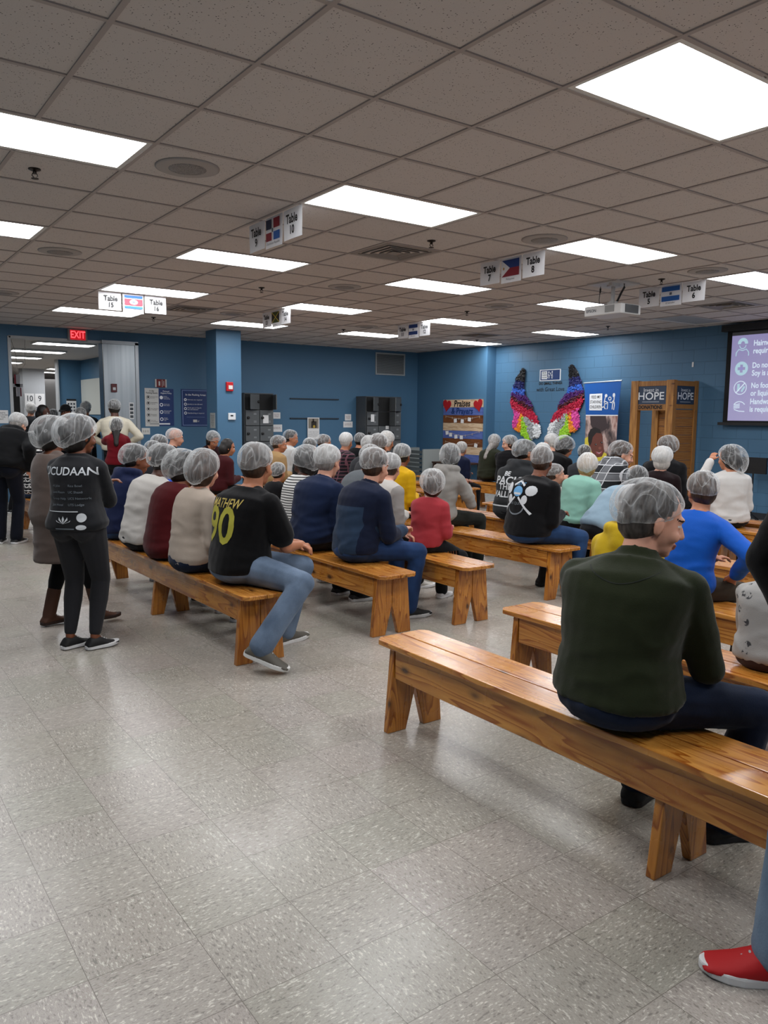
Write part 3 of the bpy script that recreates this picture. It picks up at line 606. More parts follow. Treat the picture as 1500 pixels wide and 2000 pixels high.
stroke('slide_icon', arc(yy, 1.7, .1, 30, 150, ry=.09), .012, M_pw, e, .009, SX); stroke('slide_icon', [(yy + .08, 1.67), (yy, 1.645), (yy - .09, 1.64)], .012, M_pw, e, .009, SX)
# banner
M_ban = plain('banner_blue', '#0f55a5', .45)
def feed_logo(e, y0, z0, s, d, X, ink=M_ink):
    """handwritten square sign with two line figures beside it; y0,z0 left top corner, s height"""
    rpoly('logo_square', [(y0, z0), (y0 - .02 * s, z0 - s), (y0 - 1.0 * s, z0 - s * 1.01), (y0 - .98 * s, z0 + .02 * s)], M_whiteink, e, d, X)
    for k, w_ in enumerate(('FEED MY', 'STARVING', 'CHILDREN')):
        text('logo_lettering', w_, RP(y0 - .5 * s, z0 - s * (.2 + .3 * k), d + .0015, X), RD, UZ, .26 * s, ink, e, sx=.72, bold=.0004)
    Y = lambda k: y0 - k * s
    rdisc('logo_figure', Y(1.27), z0 - .12 * s, .1 * s, M_whiteink, e, d, X); rdisc('logo_figure', Y(1.85), z0 - .1 * s, .09 * s, M_whiteink, e, d, X, .13 * s)
    for pts in ([(1.22, .2), (1.15, .5), (1.2, .7), (1.12, .8), (1.0, .82)], [(1.2, .45), (1.38, .52), (1.45, .55)], [(1.15, .6), (1.42, .6), (1.4, .9), (1.34, .92)], [(1.15, .7), (1.2, .88), (1.27, .92)],
                [(1.88, .2), (1.86, .5), (1.78, .62), (1.76, .95)], [(1.9, .5), (1.92, .7), (1.88, .98)], [(1.85, .4), (1.7, .55), (1.56, .5)]):
        stroke('logo_figure', [(Y(a), z0 - b * s) for a, b in pts], .06 * s, M_whiteink, e, d, X)
    rdisc('logo_figure', Y(1.56), z0 - .3 * s, .12 * s, M_whiteink, e, d, X, rin=.07 * s); 
e = tag(empty('roll_up_banner', (0, 0, 0)), 'blue topped roll up banner with a smiling child in a yellow shirt', 'banner'); BX = 9.75
MB().tube([(BX, 7.08, 2.15), (BX, 6.24, 2.17)], .012, 10).build('top_rail', plain('rail_silver', '#c9d3da', .3, .5, .5), e)
MB().box(BX - .1, BX + .1, 6.27, 7.05, 0, .08).build('base', plain('base_silver', '#7e8488', .4), e); MB().tube([(BX + .03, 6.66, .08), (BX + .03, 6.66, 2.14)], .011, 8).build('support_pole', plain('rail_silver', '#c9d3da', .3, .5, .5), e)
MB().add([RP(y, z, dd, BX) for dd in (0.0, .003) for y, z in ((7.06, 2.145), (7.0, 1.575), (6.98, .08), (6.32, .08), (6.29, 1.575), (6.25, 2.165))], [(0, 1, 2, 3, 4, 5), (11, 10, 9, 8, 7, 6)] + [(k, (k + 1) % 6 + 0, (k + 1) % 6 + 6, k + 6) for k in range(6)]).build('cloth', M_ban, e)
rpoly('white_line', [(7.0, 1.58), (6.29, 1.58), (6.29, 1.562), (7.0, 1.562)], M_whiteink, e, .005, BX)
feed_logo(e, 6.93, 1.95, .29, .006, BX)
tp = NT('banner_photo_backdrop'); nn = tp.noise(tp.mapv(tp.coord(), (1, 3, 1.6)), 2.2, 3); tp.base(tp.ramp(nn, [(.35, lin('#3a3032')), (.46, lin('#7d6a66')), (.56, lin('#c8aea6')), (.7, lin('#8d5c50'))]), .6)
rpoly('printed_photo', [(7.0, 1.562), (6.29, 1.562), (6.32, .1), (6.98, .1)], tp.m, e, .0045, BX)
rpoly('printed_backdrop_arm', [(6.9, 1.56), (6.55, 1.56), (6.5, 1.35), (6.62, 1.28), (6.8, 1.3), (6.88, 1.4)], plain('print_dark', '#3b2f31'), e, .005, BX)
rpoly('printed_shirt', [(7.0, 1.15), (6.9, 1.2), (6.75, .98), (6.5, .9), (6.4, .4), (6.98, .4)], plain('print_yellow', '#d6c540'), e, .0055, BX)
ho = [(6.92, 1.1), (6.93, 1.22), (6.88, 1.32), (6.78, 1.36), (6.66, 1.32), (6.6, 1.2), (6.58, 1.05), (6.55, .93), (6.6, .84), (6.7, .82), (6.8, .88), (6.88, .98)]
rpoly('printed_head', ho, plain('print_skin', '#6b3b30'), e, .006, BX)
rpoly('printed_hair', [(6.92, 1.1), (6.93, 1.22), (6.88, 1.32), (6.78, 1.36), (6.66, 1.32), (6.63, 1.25), (6.74, 1.26), (6.82, 1.18), (6.84, 1.08), (6.88, 1.02)], plain('print_hair', '#1f1a19'), e, .0065, BX)
for y, z in ((6.745, 1.05), (6.615, 1.09)):
    rdisc('printed_eye', y, z, .024, plain('print_black', '#120d0c'), e, .0066, BX, .017); rdisc('printed_eye', y - .006, z + .004, .006, M_whiteink, e, .0068, BX)
rdisc('printed_nose', 6.65, .99, .032, plain('print_nose', '#8a5142'), e, .0066, BX, .025)
rpoly('printed_mouth', [(6.74, .93), (6.66, .905), (6.59, .95), (6.61, .9), (6.66, .875), (6.72, .885)], plain('print_lip', '#a4505a'), e, .0066, BX)
rpoly('printed_teeth', [(6.72, .922), (6.66, .902), (6.61, .93), (6.66, .893)], M_whiteink, e, .0069, BX)
# small framed logo and lettering between the wings
e = tag(empty('logo_plaque', (0, 0, 0)), 'small blue and white logo plaque between the two paper wings', 'plaque')
rrect('white_edge', 8.44, 7.9, 2.235, 2.455, M_whiteink, e, .002, t=.008); rrect('blue_panel', 8.42, 7.92, 2.25, 2.44, plain('plaque_blue', '#12356e', .5), e, .0115)
feed_logo(e, 8.39, 2.42, .15, .0135, WX, M_grayink)
e = tag(empty('wall_lettering', (0, 0, 0)), 'black painted lettering below the logo plaque between the wings', 'lettering')
text('small_lettering', 'DO SMALL THINGS', RP(8.16, 2.185), RD, UZ, .07, M_ink, e, bold=.002); text('script_lettering', 'with Great Love', RP(8.16, 2.07), RD, (0, -.05, 1), .115, M_ink, e, sx=.95)
# wings of tissue strips
WO = [(8.89, 2.497), (8.832, 2.466), (8.857, 2.109), (8.786, 1.958), (8.653, 1.829), (8.585, 1.725), (8.589, 1.633), (8.499, 1.553), (8.431, 1.44), (8.379, 1.315), (8.352, 1.235), (8.419, 1.153), (8.544, 1.139), (8.558, 1.104), (8.717, 1.094), (8.833, 1.155), (8.902, 1.235), (9.002, 1.269), (9.104, 1.326), (9.117, 1.421), (9.057, 1.586), (9.136, 1.692), (9.2, 1.823), (9.182, 2.011), (9.137, 2.128), (9.046, 2.324), (8.952, 2.448)]
def inside(y, z):
    c_ = False; n = len(WO)
    for i in range(n):
        (a, b), (p, q) = WO[i], WO[(i + 1) % n]
        if (b > z) != (q > z) and y < (p - a) * (z - b) / (q - b) + a: c_ = not c_
    return c_
WC = {'black_strips': '#0a0a10', 'navy_strips': '#121a5c', 'blue_strips': '#2f62c4', 'purple_strips': '#4b1768', 'maroon_strips': '#4d0c1e', 'red_strips': '#b8123a', 'pink_strips': '#d9499c', 'orange_strips': '#ee8a1c', 'green_strips': '#9bd22c', 'grey_strips': '#9fa4a6', 'white_strips': '#e4e8ea'}
def wcol(y, z):
    s_ = z - (9.0 - y) * -.18
    if s_ > 2.26: return 'black_strips'
    if s_ > 2.1: return 'navy_strips'
    if s_ > 2.0: return 'blue_strips'
    s_ = z - (y - 9.0) * -.38 * 1 + 0
    s_ = z + (9.2 - y) * .42
    if s_ > 1.98: return 'purple_strips'
    if s_ > 1.9: return 'maroon_strips'
    if s_ > 1.72: return 'red_strips'
    dgn = (9.12 - y) + (z - 1.3) * -.12
    if z > 1.66 - (9.15 - y) * .12 and z > 1.6: return 'pink_strips'
    if y > 9.02 - (z - 1.25) * .35 * (1 if z > 1.25 else 0) and z > 1.3 - 0: return 'pink_strips'
    if z > 1.6 - abs(y - 8.75) * .1 and y > 8.66: return 'pink_strips'
    if y > 8.9 - (z - 1.2) * .15: return 'orange_strips'
    if y > 8.66 - (1.2 - z) * .5: return 'green_strips'
    if y > 8.53 - (1.3 - z) * .25: return 'grey_strips'
    return 'white_strips'
def wing(mirror, label):
    f = (lambda y: 16.5 - y) if mirror else (lambda y: y)
    dz = .02 if mirror else 0
    e = tag(empty('tissue_wing', (0, 0, 0)), label, 'wall decoration'); rs = random.Random(3 + mirror)
    P = [(f(y), z + dz) for y, z in WO]
    mb = MB(); mb.prism([(WX - .003, y, z) for y, z in P], (-.02, 0, 0)); mb.build('backing', plain('wing_backing', '#3b3340', .9), e)
    B = {k: MB() for k in WC}; n = 0
    while n < 2300:
        y, z = rs.uniform(8.35, 9.2), rs.uniform(1.09, 2.5)
        if not inside(y, z): continue
        n += 1; k = wcol(y + rs.gauss(0, .014), z + rs.gauss(0, .014)); L = rs.uniform(.018, .04) * (1.35 if z < 1.62 else .9); w_ = L * .38; a = rs.uniform(0, 6.28)
        ca, sa = math.cos(a), math.sin(a); h0 = WX - .02 - rs.uniform(0, .02); c = f(y), z + dz; b = rs.uniform(.012, .03)
        def q(u, v, h): return (h0 - h, c[0] + u * ca - v * sa, c[1] + u * sa + v * ca)
        B[k].add([q(-L, -w_, 0), q(-L, w_, 0), q(-L * .3, -w_, b), q(-L * .3, w_, b), q(L * .4, -w_, b * .8), q(L * .4, w_, b * .8), q(L, -w_ * .7, 0), q(L, w_ * .7, 0)], [(0, 1, 3, 2), (2, 3, 5, 4), (4, 5, 7, 6)])
    for k, mb in B.items():
        if mb.v: mb.build(k, plain(k, WC[k], .55), e)['kind'] = 'stuff'
wing(False, 'left wing of coloured paper strips, curving up to a black tip, nearer the corner')
wing(True, 'right wing of coloured paper strips, curving up to a black tip, beside the blue banner')
# praises board on the smooth wall
PX = 9.8
e = tag(empty('praises_board', (0, 0, 0)), 'wooden plank board lettered Praises and Prayers with clipped notes', 'board')
def wood(name, c1, c2, rough=.5, sc=(1, 1, 1), knots=True, coat=0.0, spec=.5, band='X'):
    t = NT(name); co = t.coord(); v = t.mapv(co, sc)
    n1 = t.noise(v, 6, 4, .6); w_ = t.n('ShaderNodeTexWave', i_Scale=2.2, i_Distortion=7.0, i_Detail=3.0, bands_direction=band); t.l(v, w_.inputs[0])
    f = t.math('ADD', t.math('MULTIPLY', n1, .6), t.math('MULTIPLY', w_.outputs[1], .4)); c = t.ramp(f, [(.25, lin(c1)), (.75, lin(c2))])
    if knots:
        vo = t.n('ShaderNodeTexVoronoi', i_Scale=1.0); t.l(t.mapv(co, (7.0, 2.4, 7.0), loc=(.3, .2, .1)), vo.inputs['Vector'])
        k = t.ramp(vo.outputs['Distance'], [(.05, 1.0), (.13, 0.0)]); c = t.mix(t.math('MULTIPLY', k, .85), c, lin('#3a1606'))
    t.bump(f, .04, .003); m = t.base(c, rough, spec); t.b.inputs['Coat Weight'].default_value = coat; t.b.inputs['Coat Roughness'].default_value = .12; return m
YS = (1.5, 1.5, 20)
cols = [('pale_plank', '#b08d69', '#d8c0a0'), ('blue_plank', '#46599a', '#5c70ae'), ('brown_plank', '#4e2a12', '#7a4720'), ('pale_plank', '#b08d69', '#d8c0a0'), ('blue_plank', '#46599a', '#5c70ae'), ('brown_plank', '#4e2a12', '#7a4720'), ('pale_plank', '#b08d69', '#d8c0a0'), ('blue_plank', '#46599a', '#5c70ae')]
WM = {}
for k, (nm, a, b) in enumerate(cols):
    if nm not in WM: WM[nm] = wood('board_' + nm, a, b, .6, (1, 1.5, 14), False)
    z1 = 1.895 - .1685 * k
    MB().box(PX - .035, PX - .003, 9.78, 11.05, z1 - .165, z1).build('plank', WM[nm], e)
BXX = PX
text('lettering', 'Praises', RP(10.42, 1.805, .037, PX), RD, (0, -.12, 1), .19, M_ink, e, bold=.005)
text('lettering', '& Prayers', RP(10.42, 1.645, .037, PX), RD, (0, -.12, 1), .18, M_navy, e, bold=.005)
mr = plain('heart_red', '#a5141c', .6)
for yc, tl in ((10.92, .15), (9.9, -.25)):
    pts = []
    for k in range(28):
        a = 2 * math.pi * k / 28; hx = .16 * math.sin(a) ** 3 * .85; hz = (.13 * math.cos(a) - .05 * math.cos(2 * a) - .02 * math.cos(3 * a) - .01 * math.cos(4 * a)) * .9
        pts.append((PX - .037, yc + hx * math.cos(tl) - hz * math.sin(tl), 1.78 + hx * math.sin(tl) + hz * math.cos(tl)))
    MB().prism(pts, (-.012, 0, 0)).build('red_heart', mr, e)
for y, z, a in ((10.63, 1.44, .1), (10.4, 1.43, -.05), (10.17, 1.47, -.1), (10.9, 1.17, .15), (10.78, 1.13, 0), (10.6, 1.09, .1), (10.42, 1.08, 0), (9.95, .92, -.25)):
    s_, c_ = math.sin(a) * .05, math.cos(a) * .05
    rpoly('clipped_note', [(y + c_ - s_ * .8, z - s_ - c_ * .8), (y - c_ - s_ * .8, z + s_ - c_ * .8), (y - c_ + s_ * .8, z + s_ + c_ * .8), (y + c_ + s_ * .8, z - s_ + c_ * .8)], M_paper, e, .042, PX)
for z0, sag in ((1.53, .05), (1.22, .1), (.98, .06)):
    MB().tube([RP(10.95 - .11 * k, z0 - sag * math.sin(math.pi * k / 10), .04, PX) for k in range(11)], .003, 5).build('string', plain('string_pale', '#c3b7ad'), e)
    for k in range(0, 11, 2 if z0 > 1 else 3): rrect('clothes_peg', 10.95 - .11 * k - .006, 10.95 - .11 * k + .006, z0 - sag * math.sin(math.pi * k / 10) - .03, z0 - sag * math.sin(math.pi * k / 10) + .02, plain('peg_wood', '#c9b79b'), e, .044, PX)
# table below the board and crate stack beside it
M_dkw = wood('dark_brown_wood', '#2b160c', '#45260f', .5, (2, 2, 9), False)
e = tag(empty('small_brown_table', (9.45, 10.2, 0)), 'small dark brown table against the wall under the Praises board', 'table')
MB().box(-.28, .28, -.5, .5, .53, .56).build('table_top', M_dkw, e)
for a in (-.24, .24):
    for b in (-.45, .45): MB().box(a - .03, a + .03, b - .03, b + .03, 0, .53).build('leg', M_dkw, e)
e = tag(empty('slatted_crate_cart', (9.3, 11.28, 0)), 'grey slatted plastic crate cart standing in the far corner', 'cart')
mg = plain('crate_grey', '#8d9391', .5)
MB().box(-.3, .3, -.5, -.46, .1, .82).box(-.3, .3, .4, .5, .1, .82).box(-.32, -.28, -.46, .4, .1, .14).box(-.3, .3, -.5, .5, .06, .1).build('frame', mg, e)
mb = MB()
for k in range(7): mb.box(-.31, -.29, -.44, .38, .17 + .092 * k, .235 + .092 * k)
mb.build('slats', plain('slat_grey', '#4f5658', .5), e)
for a in (-.25, .25):
    for b in (-.45, .45): MB().ell((a, b, .03), (.03, .012, .03)).build('caster', M_black, e)
mb = MB()
for k in range(9): mb.box(-.305, -.299, .42, .48, .15 + .07 * k, .18 + .07 * k)
mb.build('side_holes', M_black, e)
# donation booth of pine
M_pineV = wood('booth_pine', '#8a5a2a', '#b5803f', .5, (9, 9, .9)); M_pineH = wood('booth_pine_planks', '#8a5524', '#b07a3c', .5, (.8, .8, 5), False, band='Z')
e = tag(empty('donation_booth', (0, 0, 0)), 'tall pine donation booth lettered HOPE standing against the block wall', 'booth')
ya, yb, xa, xb = 5.74, 4.97, 9.35, 10.02; zt = 2.13
def post(x0, x1, y0, y1, z1=zt): bevel(MB().box(x0, x1, y0, y1, 0, z1).build('post', M_pineV, e), .004)
post(xa, xa + .09, ya - .14, ya); post(xa, xa + .04, yb, yb + .1); post(xa, xa + .09, yb - .035, yb); post(xb - .09, xb, yb - .035, yb, zt); post(xb - .08, xb, ya - .08, ya)
for z0, z1 in ((2.04, 2.12), (1.65, 1.75)): bevel(MB().box(xa + .01, xa + .045, yb + .1, ya - .14, z0, z1).build('cross_rail', M_pineV, e), .003)
for z0, z1 in ((2.04, 2.12), (1.68, 1.75)): bevel(MB().box(xa + .09, xb - .09, yb - .03, yb, z0, z1).build('cross_rail', M_pineV, e), .003)
ms = plain('hope_panel', '#2b3b52', .5)
MB().box(xa + .015, xa + .03, yb + .1, ya - .14, 1.75, 2.04).build('name_panel', ms, e)
text('lettering', 'Invest in', RP(5.36, 1.975, .0, xa + .012), RD, UZ, .085, M_whiteink, e); text('lettering', 'HOPE', RP(5.36, 1.875, .0, xa + .012), RD, UZ, .17, M_whiteink, e, bold=.002, sx=1.15)
rrect('lettering_line', 5.52, 5.2, 1.785, 1.79, M_whiteink, e, .0, xa + .012); text('lettering', 'DONATIONS', RP(5.36, 1.7, .0, xa + .007), RD, UZ, .08, M_ink, e, bold=.0035, sx=.95)
MB().box(xa + .09, xb - .09, yb - .02, yb - .01, 1.75, 2.04).build('name_panel', ms, e)
text('lettering', 'Invest in', (9.69, yb - .022, 1.975), FX, UZ, .075, M_whiteink, e); text('lettering', 'HOPE', (9.69, yb - .022, 1.875), FX, UZ, .16, M_whiteink, e, bold=.002, sx=1.05)
MB().box(9.55, 9.83, yb - .023, yb - .021, 1.785, 1.79).build('lettering_line', M_whiteink, e)
mb = MB(); mb2 = MB()
for k in range(12):
    mb.box(xa + .3, xa + .32, yb + .03, yb + .42, .05 + .135 * k, .18 + .135 * k); mb2.box(xa + .09, xb - .09, yb - .018, yb - .004, .05 + .135 * k, .18 + .135 * k)
mb.build('plank_back', M_pineH, e); mb2.build('plank_side', M_pineH, e)
bevel(MB().box(xa + .27, xa + .33, yb + .42, yb + .47, 0, 1.65).build('post', M_pineV, e), .003)
MB().box(xa + .27, xa + .3, yb + .12, yb + .36, .9, 1.17).build('picture_frame', M_black, e); rrect('framed_picture', yb + .34, yb + .14, .92, 1.15, plain('picture_pink', '#b08d90'), e, .0, xa + .268)
tag(MB().box(XR - .006, XR - .001, 5.07, 5.1, 2.36, 2.44).build('tape_strip', M_paper), 'small strip of white tape on the block wall above the booth', 'tape')
e = tag(empty('music_stand', (9.7, 3.75, 0)), 'black framed board standing by the block wall at the right edge', 'stand')
MB().box(-.02, .02, -.2, .2, .72, .96).build('board', M_black, e); MB().tube([(0, 0, 0.02), (0, 0, .75)], .012).build('pole', M_black, e)
for k in range(3): MB().tube([(0, 0, .12), (.22 * math.cos(k * 2.09), .22 * math.sin(k * 2.09), .01)], .01).build('leg', M_black, e)

# ---------------------------------------------------------------- benches
def bench_mat(nm, a, b, seed):
    t = NT(nm); co = t.coord('Object'); inf = t.n('ShaderNodeObjectInfo').outputs['Random']
    off = t.n('ShaderNodeCombineXYZ'); t.l(t.math('MULTIPLY', inf, 37.0), off.inputs[0]); t.l(t.math('MULTIPLY', inf, 91.0), off.inputs[1])
    va = t.n('ShaderNodeVectorMath', operation='ADD'); t.l(co, va.inputs[0]); t.l(off.outputs[0], va.inputs[1]); co = va.outputs[0]
    sc = (7, .55, 7) if seed == 0 else (7, 7, .7)
    v = t.mapv(co, sc); n0 = t.n('ShaderNodeTexNoise', i_Scale=1.2, i_Detail=2.0); t.l(v, n0.inputs['Vector'])
    mth = t.math('FRACT', t.math('MULTIPLY', n0.outputs[0], 15.0)); ring = t.ramp(mth, [(.0, .0), (.6, .35), (.93, 1.0), (1.0, .05)])
    fine = t.noise(t.mapv(co, tuple(x * 9 for x in sc)), 1.0, 3); f = t.math('ADD', t.math('MULTIPLY', ring, .55), t.math('MULTIPLY', fine, .45))
    c = t.ramp(f, [(.15, lin(a)), (.75, lin(b))])
    pat = t.noise(t.mapv(co, (3, .8, 3)), 1.3, 2); c = t.mix(t.ramp(pat, [(.45, 0.0), (.75, .5)]), c, lin('#7d3f10'))
    vo = t.n('ShaderNodeTexVoronoi', i_Scale=1.0); t.l(t.mapv(co, (7, 3.2, 7) if seed == 0 else (8, 8, 5)), vo.inputs['Vector'])
    k = t.ramp(vo.outputs['Distance'], [(.06, 1.0), (.12, .35), (.2, 0.0)]); c = t.mix(t.math('MULTIPLY', k, .9), c, lin('#2c0f04'))
    m = t.base(c, t.ramp(t.noise(co, 8, 3), [(.3, .2), (.7, .42)]), .5); t.b.inputs['Coat Weight'].default_value = .35; t.b.inputs['Coat Roughness'].default_value = .15; t.bump(f, .05, .003); return m
M_bH = bench_mat('varnished_pine_lengthwise', '#d09242', '#95500f', 0); M_bV = bench_mat('varnished_pine_upright', '#c48233', '#87480f', 1)
def make_bench(L=3.18, legs=(0, 1, 2)):
    e = empty('wooden_bench'); z1 = .44; th = .026; W = .155
    for s_ in (-1, 1):   # two seat boards, outer corners cut
        a, b = (0.003, W) if s_ > 0 else (-W, -.003); c = .035
        pts = [(a if s_ > 0 else b, -L / 2), ((b if s_ > 0 else a) - s_ * c, -L / 2), (b if s_ > 0 else a, -L / 2 + c), (b if s_ > 0 else a, L / 2 - c), ((b if s_ > 0 else a) - s_ * c, L / 2), (a if s_ > 0 else b, L / 2)]
        bevel(MB().prism([(x, y, z1 - th) for x, y in pts], (0, 0, th)).build('seat_board', M_bH, e), .004)
    for s_ in (-1, 1): bevel(MB().box(s_ * .118 - .013, s_ * .118 + .013, -L / 2 + .14, L / 2 - .14, z1 - th - .145, z1 - th).build('apron', M_bH, e), .003)
    for i in legs:
        y = (L / 2 - .115) * (1 - i); t_ = .036
        for s_ in (-1, 1):
            w_ = .131 if i != 1 else .1
            pts = [(s_ * .002, z1 - th), (s_ * w_, z1 - th), (s_ * (.165 if i != 1 else .15), 0), (s_ * .055, 0), (s_ * .002, .2)]
            bevel(MB().prism([(x, y - t_ / 2, z) for x, z in pts], (0, t_, 0)).build('leg', M_bV, e), .004)
    return e
B0 = make_bench()
def copy_tree(o, parent=None):
    c = o.copy(); C.objects.link(c); c.parent = parent
    for ch in o.children: copy_tree(ch, c)
    return c
GB = 'pine benches set out in rows'
BL = [(.685, -1.13, 'long pine bench in the right foreground under the man in dark green fleece'),
      (1.63, -1.02, 'pine bench just behind the dark green fleece man, empty at its left end'),
      (2.55, -1.3, 'pine bench under the person in the bright blue shirt'),
      (.51, 3.17, 'pine bench of the row with the jersey numbered 90 at its near end'),
      (1.565, 3.22, 'pine bench under the man in navy quarter zip jacket'),
      (2.26, 3.15, 'pine bench under the child in the red shirt'),
      (3.38, 3.33, 'pine bench under the man with the white and blue print on his black shirt'),
      (4.43, 3.7, 'pine bench behind the black printed shirt man, second one back'),
      (5.35, 3.2, 'pine bench under the person in the black and white plaid jacket'),
      (6.4, 3.1, 'pine bench beyond the plaid jacket, near the donation booth'),
      (5.8, .3, 'pine bench under the woman in the white long sleeved top'),
      (3.9, .35, 'pine bench under the person in the pale blue sweatshirt'),
      (.60, 7.0, 'pine bench at the far left under the patterned hoodie'),
      (1.75, 7.3, 'pine bench below the blue column, farther left row'),
      (2.75, 7.5, 'pine bench of the far middle rows left of the tan fleece coat'),
      (3.75, 7.1, 'pine bench under the woman in the tan fleece coat'),
      (4.7, 7.0, 'pine bench under the plaid shirt in the far middle rows'),
      (5.6, 7.2, 'pine bench of the far rows in front of the lockers'),
      (6.45, 7.9, 'pine bench under the person in the navy jacket near the Praises board'),
      (7.45, 7.3, 'farthest pine bench, under the woman in black who looks back')]
for k, (x, y, lb) in enumerate(BL):
    b = B0 if k == 0 else copy_tree(B0); b.location = (x, y, 0); b.rotation_euler.z = (.0, .01, -.008, .012, .0, -.01, .015)[k % 7]; tag(b, lb, 'bench', GB)
for k in range(5): text('stamp_lettering', 'SELECT', (-.1325, -1.0 + .0, .385 - .026 * k), (0, -1, 0), (0, .12, 1), .026, plain('stamp_ink', '#5a3210', .6), B0)

# ---------------------------------------------------------------- people
def noise3(P, seed, f=1.0):
    """smooth pseudo noise in -1..1 for an (n,3) array"""
    rs = np.random.RandomState(seed); o = np.zeros(len(P)); tot = 0
    for k in range(5):
        d = rs.normal(size=3); d /= np.linalg.norm(d); fr = f * (1 + .55 * k)
        w1 = np.sin(P @ rs.normal(size=3) * f * .8 + rs.uniform(0, 6)); a = 1 / (1 + .4 * k); tot += a
        o += a * np.sin(P @ d * fr + rs.uniform(0, 6) + 1.3 * w1)
    return o / tot
def remesh(mb, vox, smooth=3, disp=None):
    me = bpy.data.meshes.new('t'); me.from_pydata([tuple(v) for v in mb.v], [], mb.f); o = bpy.data.objects.new('t', me); C.objects.link(o)
    m = o.modifiers.new('r', 'REMESH'); m.mode = 'VOXEL'; m.voxel_size = vox; m.use_smooth_shade = True
    if smooth: q = o.modifiers.new('s', 'SMOOTH'); q.factor = .5; q.iterations = smooth
    r = bpy.data.meshes.new_from_object(o.evaluated_get(bpy.context.evaluated_depsgraph_get()))
    bpy.data.objects.remove(o); bpy.data.meshes.remove(me)
    if disp is not None:
        n = len(r.vertices); co = np.empty(n * 3, 'f'); no = np.empty(n * 3, 'f'); r.vertices.foreach_get('co', co); r.vertex_normals.foreach_get('vector', no)
        co = co.reshape(-1, 3); no = no.reshape(-1, 3); co = co + no * disp(co.astype('d'))[:, None]
        r.vertices.foreach_set('co', co.astype('f').ravel()); r.update()
    return r
def ik(p, t, l1, l2, hint):
    p, t = Vector(p), Vector(t); d = t - p; L = d.length; mx = (l1 + l2) * .995
    if L > mx: t = p + d * (mx / L); d = t - p; L = mx
    a = (l1 * l1 - l2 * l2 + L * L) / (2 * L); h = math.sqrt(max(l1 * l1 - a * a, 0)); u = d / L; hv = Vector(hint); hv = (hv - u * hv.dot(u)).normalized()
    return p + u * a + hv * h, t
def cloth_mat(name, hexc, kind='plain', hex2='#000000', rough=.85, fuzz=.07):
    k = ('cl', name, hexc, kind)
    if k in MC: return MC[k]
    t = NT(name); co = t.coord(); c = lin(hexc); c2 = lin(hex2)
    s = t.n('ShaderNodeSeparateXYZ'); t.l(co, s.inputs[0])
    if kind == 'plain': col = t.mix(t.noise(co, 7, 3), c, tuple(x * .82 for x in c[:3]) + (1,))
    elif kind == 'stripe':
        z = t.math('ADD', s.outputs[2], t.math('MULTIPLY', t.noise(co, 4, 1), .03)); f = t.math('LESS_THAN', t.math('FRACT', t.math('MULTIPLY', z, 46.0)), .36); col = t.mix(f, c, c2)
    elif kind == 'plaid':
        def st(o, sc, w_): return t.math('LESS_THAN', t.math('FRACT', t.math('MULTIPLY', o, sc)), w_)
        col = t.mix(t.math('MULTIPLY', st(s.outputs[2], 6.0, .45), .7), c, c2); col = t.mix(t.math('MULTIPLY', st(s.outputs[1], 6.5, .45), .7), col, c2)
        col = t.mix(t.math('MAXIMUM', st(s.outputs[2], 12.0, .09), st(s.outputs[1], 13.0, .09)), col, lin('#c9cbce'))
    elif kind == 'plaid_dark':
        def st(o, sc, w_): return t.math('LESS_THAN', t.math('FRACT', t.math('MULTIPLY', o, sc)), w_)
        col = t.mix(t.math('MAXIMUM', st(s.outputs[2], 20.0, .2), st(s.outputs[1], 20.0, .2)), c, c2)
    elif kind == 'tribal':
        zz = t.math('MULTIPLY', s.outputs[2], 26.0); row = t.math('FLOOR', zz); par = t.math('MODULO', row, 2.0)
        zig = t.math('PINGPONG', t.math('MULTIPLY', s.outputs[1], 40.0), 1.0); a = t.math('LESS_THAN', t.math('ABSOLUTE', t.math('SUBTRACT', t.math('FRACT', zz), t.math('MULTIPLY', zig, t.math('ADD', .25, t.math('MULTIPLY', par, .5))))), .2)
        b = t.math('LESS_THAN', t.math('FRACT', zz), .14); col = t.mix(t.math('MAXIMUM', a, b), c, c2)
    elif kind == 'print':
        v = t.n('ShaderNodeTexVoronoi', i_Scale=17.0); t.l(co, v.inputs['Vector']); n_ = t.noise(co, 60, 2)
        f = t.math('MULTIPLY', t.ramp(v.outputs['Distance'], [(.25, 1.0), (.33, 0.0)]), t.ramp(n_, [(.47, 0.0), (.52, 1.0)])); col = t.mix(f, c, c2)
    elif kind == 'denim':
        col = t.mix(t.ramp(t.noise(t.mapv(co, (1, 1, .7)), 5, 3), [(.35, 0.0), (.7, 1.0)]), c, c2); col = t.mix(t.math('MULTIPLY', t.noise(co, 150, 2), .25), col, lin('#0e1626'))
    elif kind == 'panel':     # jacket whose lower back panel is lighter
        f = t.math('MULTIPLY', t.math('LESS_THAN', s.outputs[2], .86), t.math('LESS_THAN', t.math('ABSOLUTE', s.outputs[1]), .175)); col = t.mix(f, c, c2)
    elif kind == 'sideblock':
        f = t.math('GREATER_THAN', t.math('ABSOLUTE', s.outputs[1]), .165); col = t.mix(f, c, c2)
    t.base(col, rough, .12); t.b.inputs['Sheen Weight'].default_value = fuzz; t.b.inputs['Sheen Roughness'].default_value = .5
    t.bump(t.math('ADD', t.noise(co, 260, 2), t.math('MULTIPLY', t.noise(co, 16, 3), 2.0)), .25, .003)
    MC[k] = t.m; return t.m
SKIN = {'pale': '#d3a188', 'tan': '#b37a5a', 'brown': '#7d4c33', 'dark': '#4f2f22'}
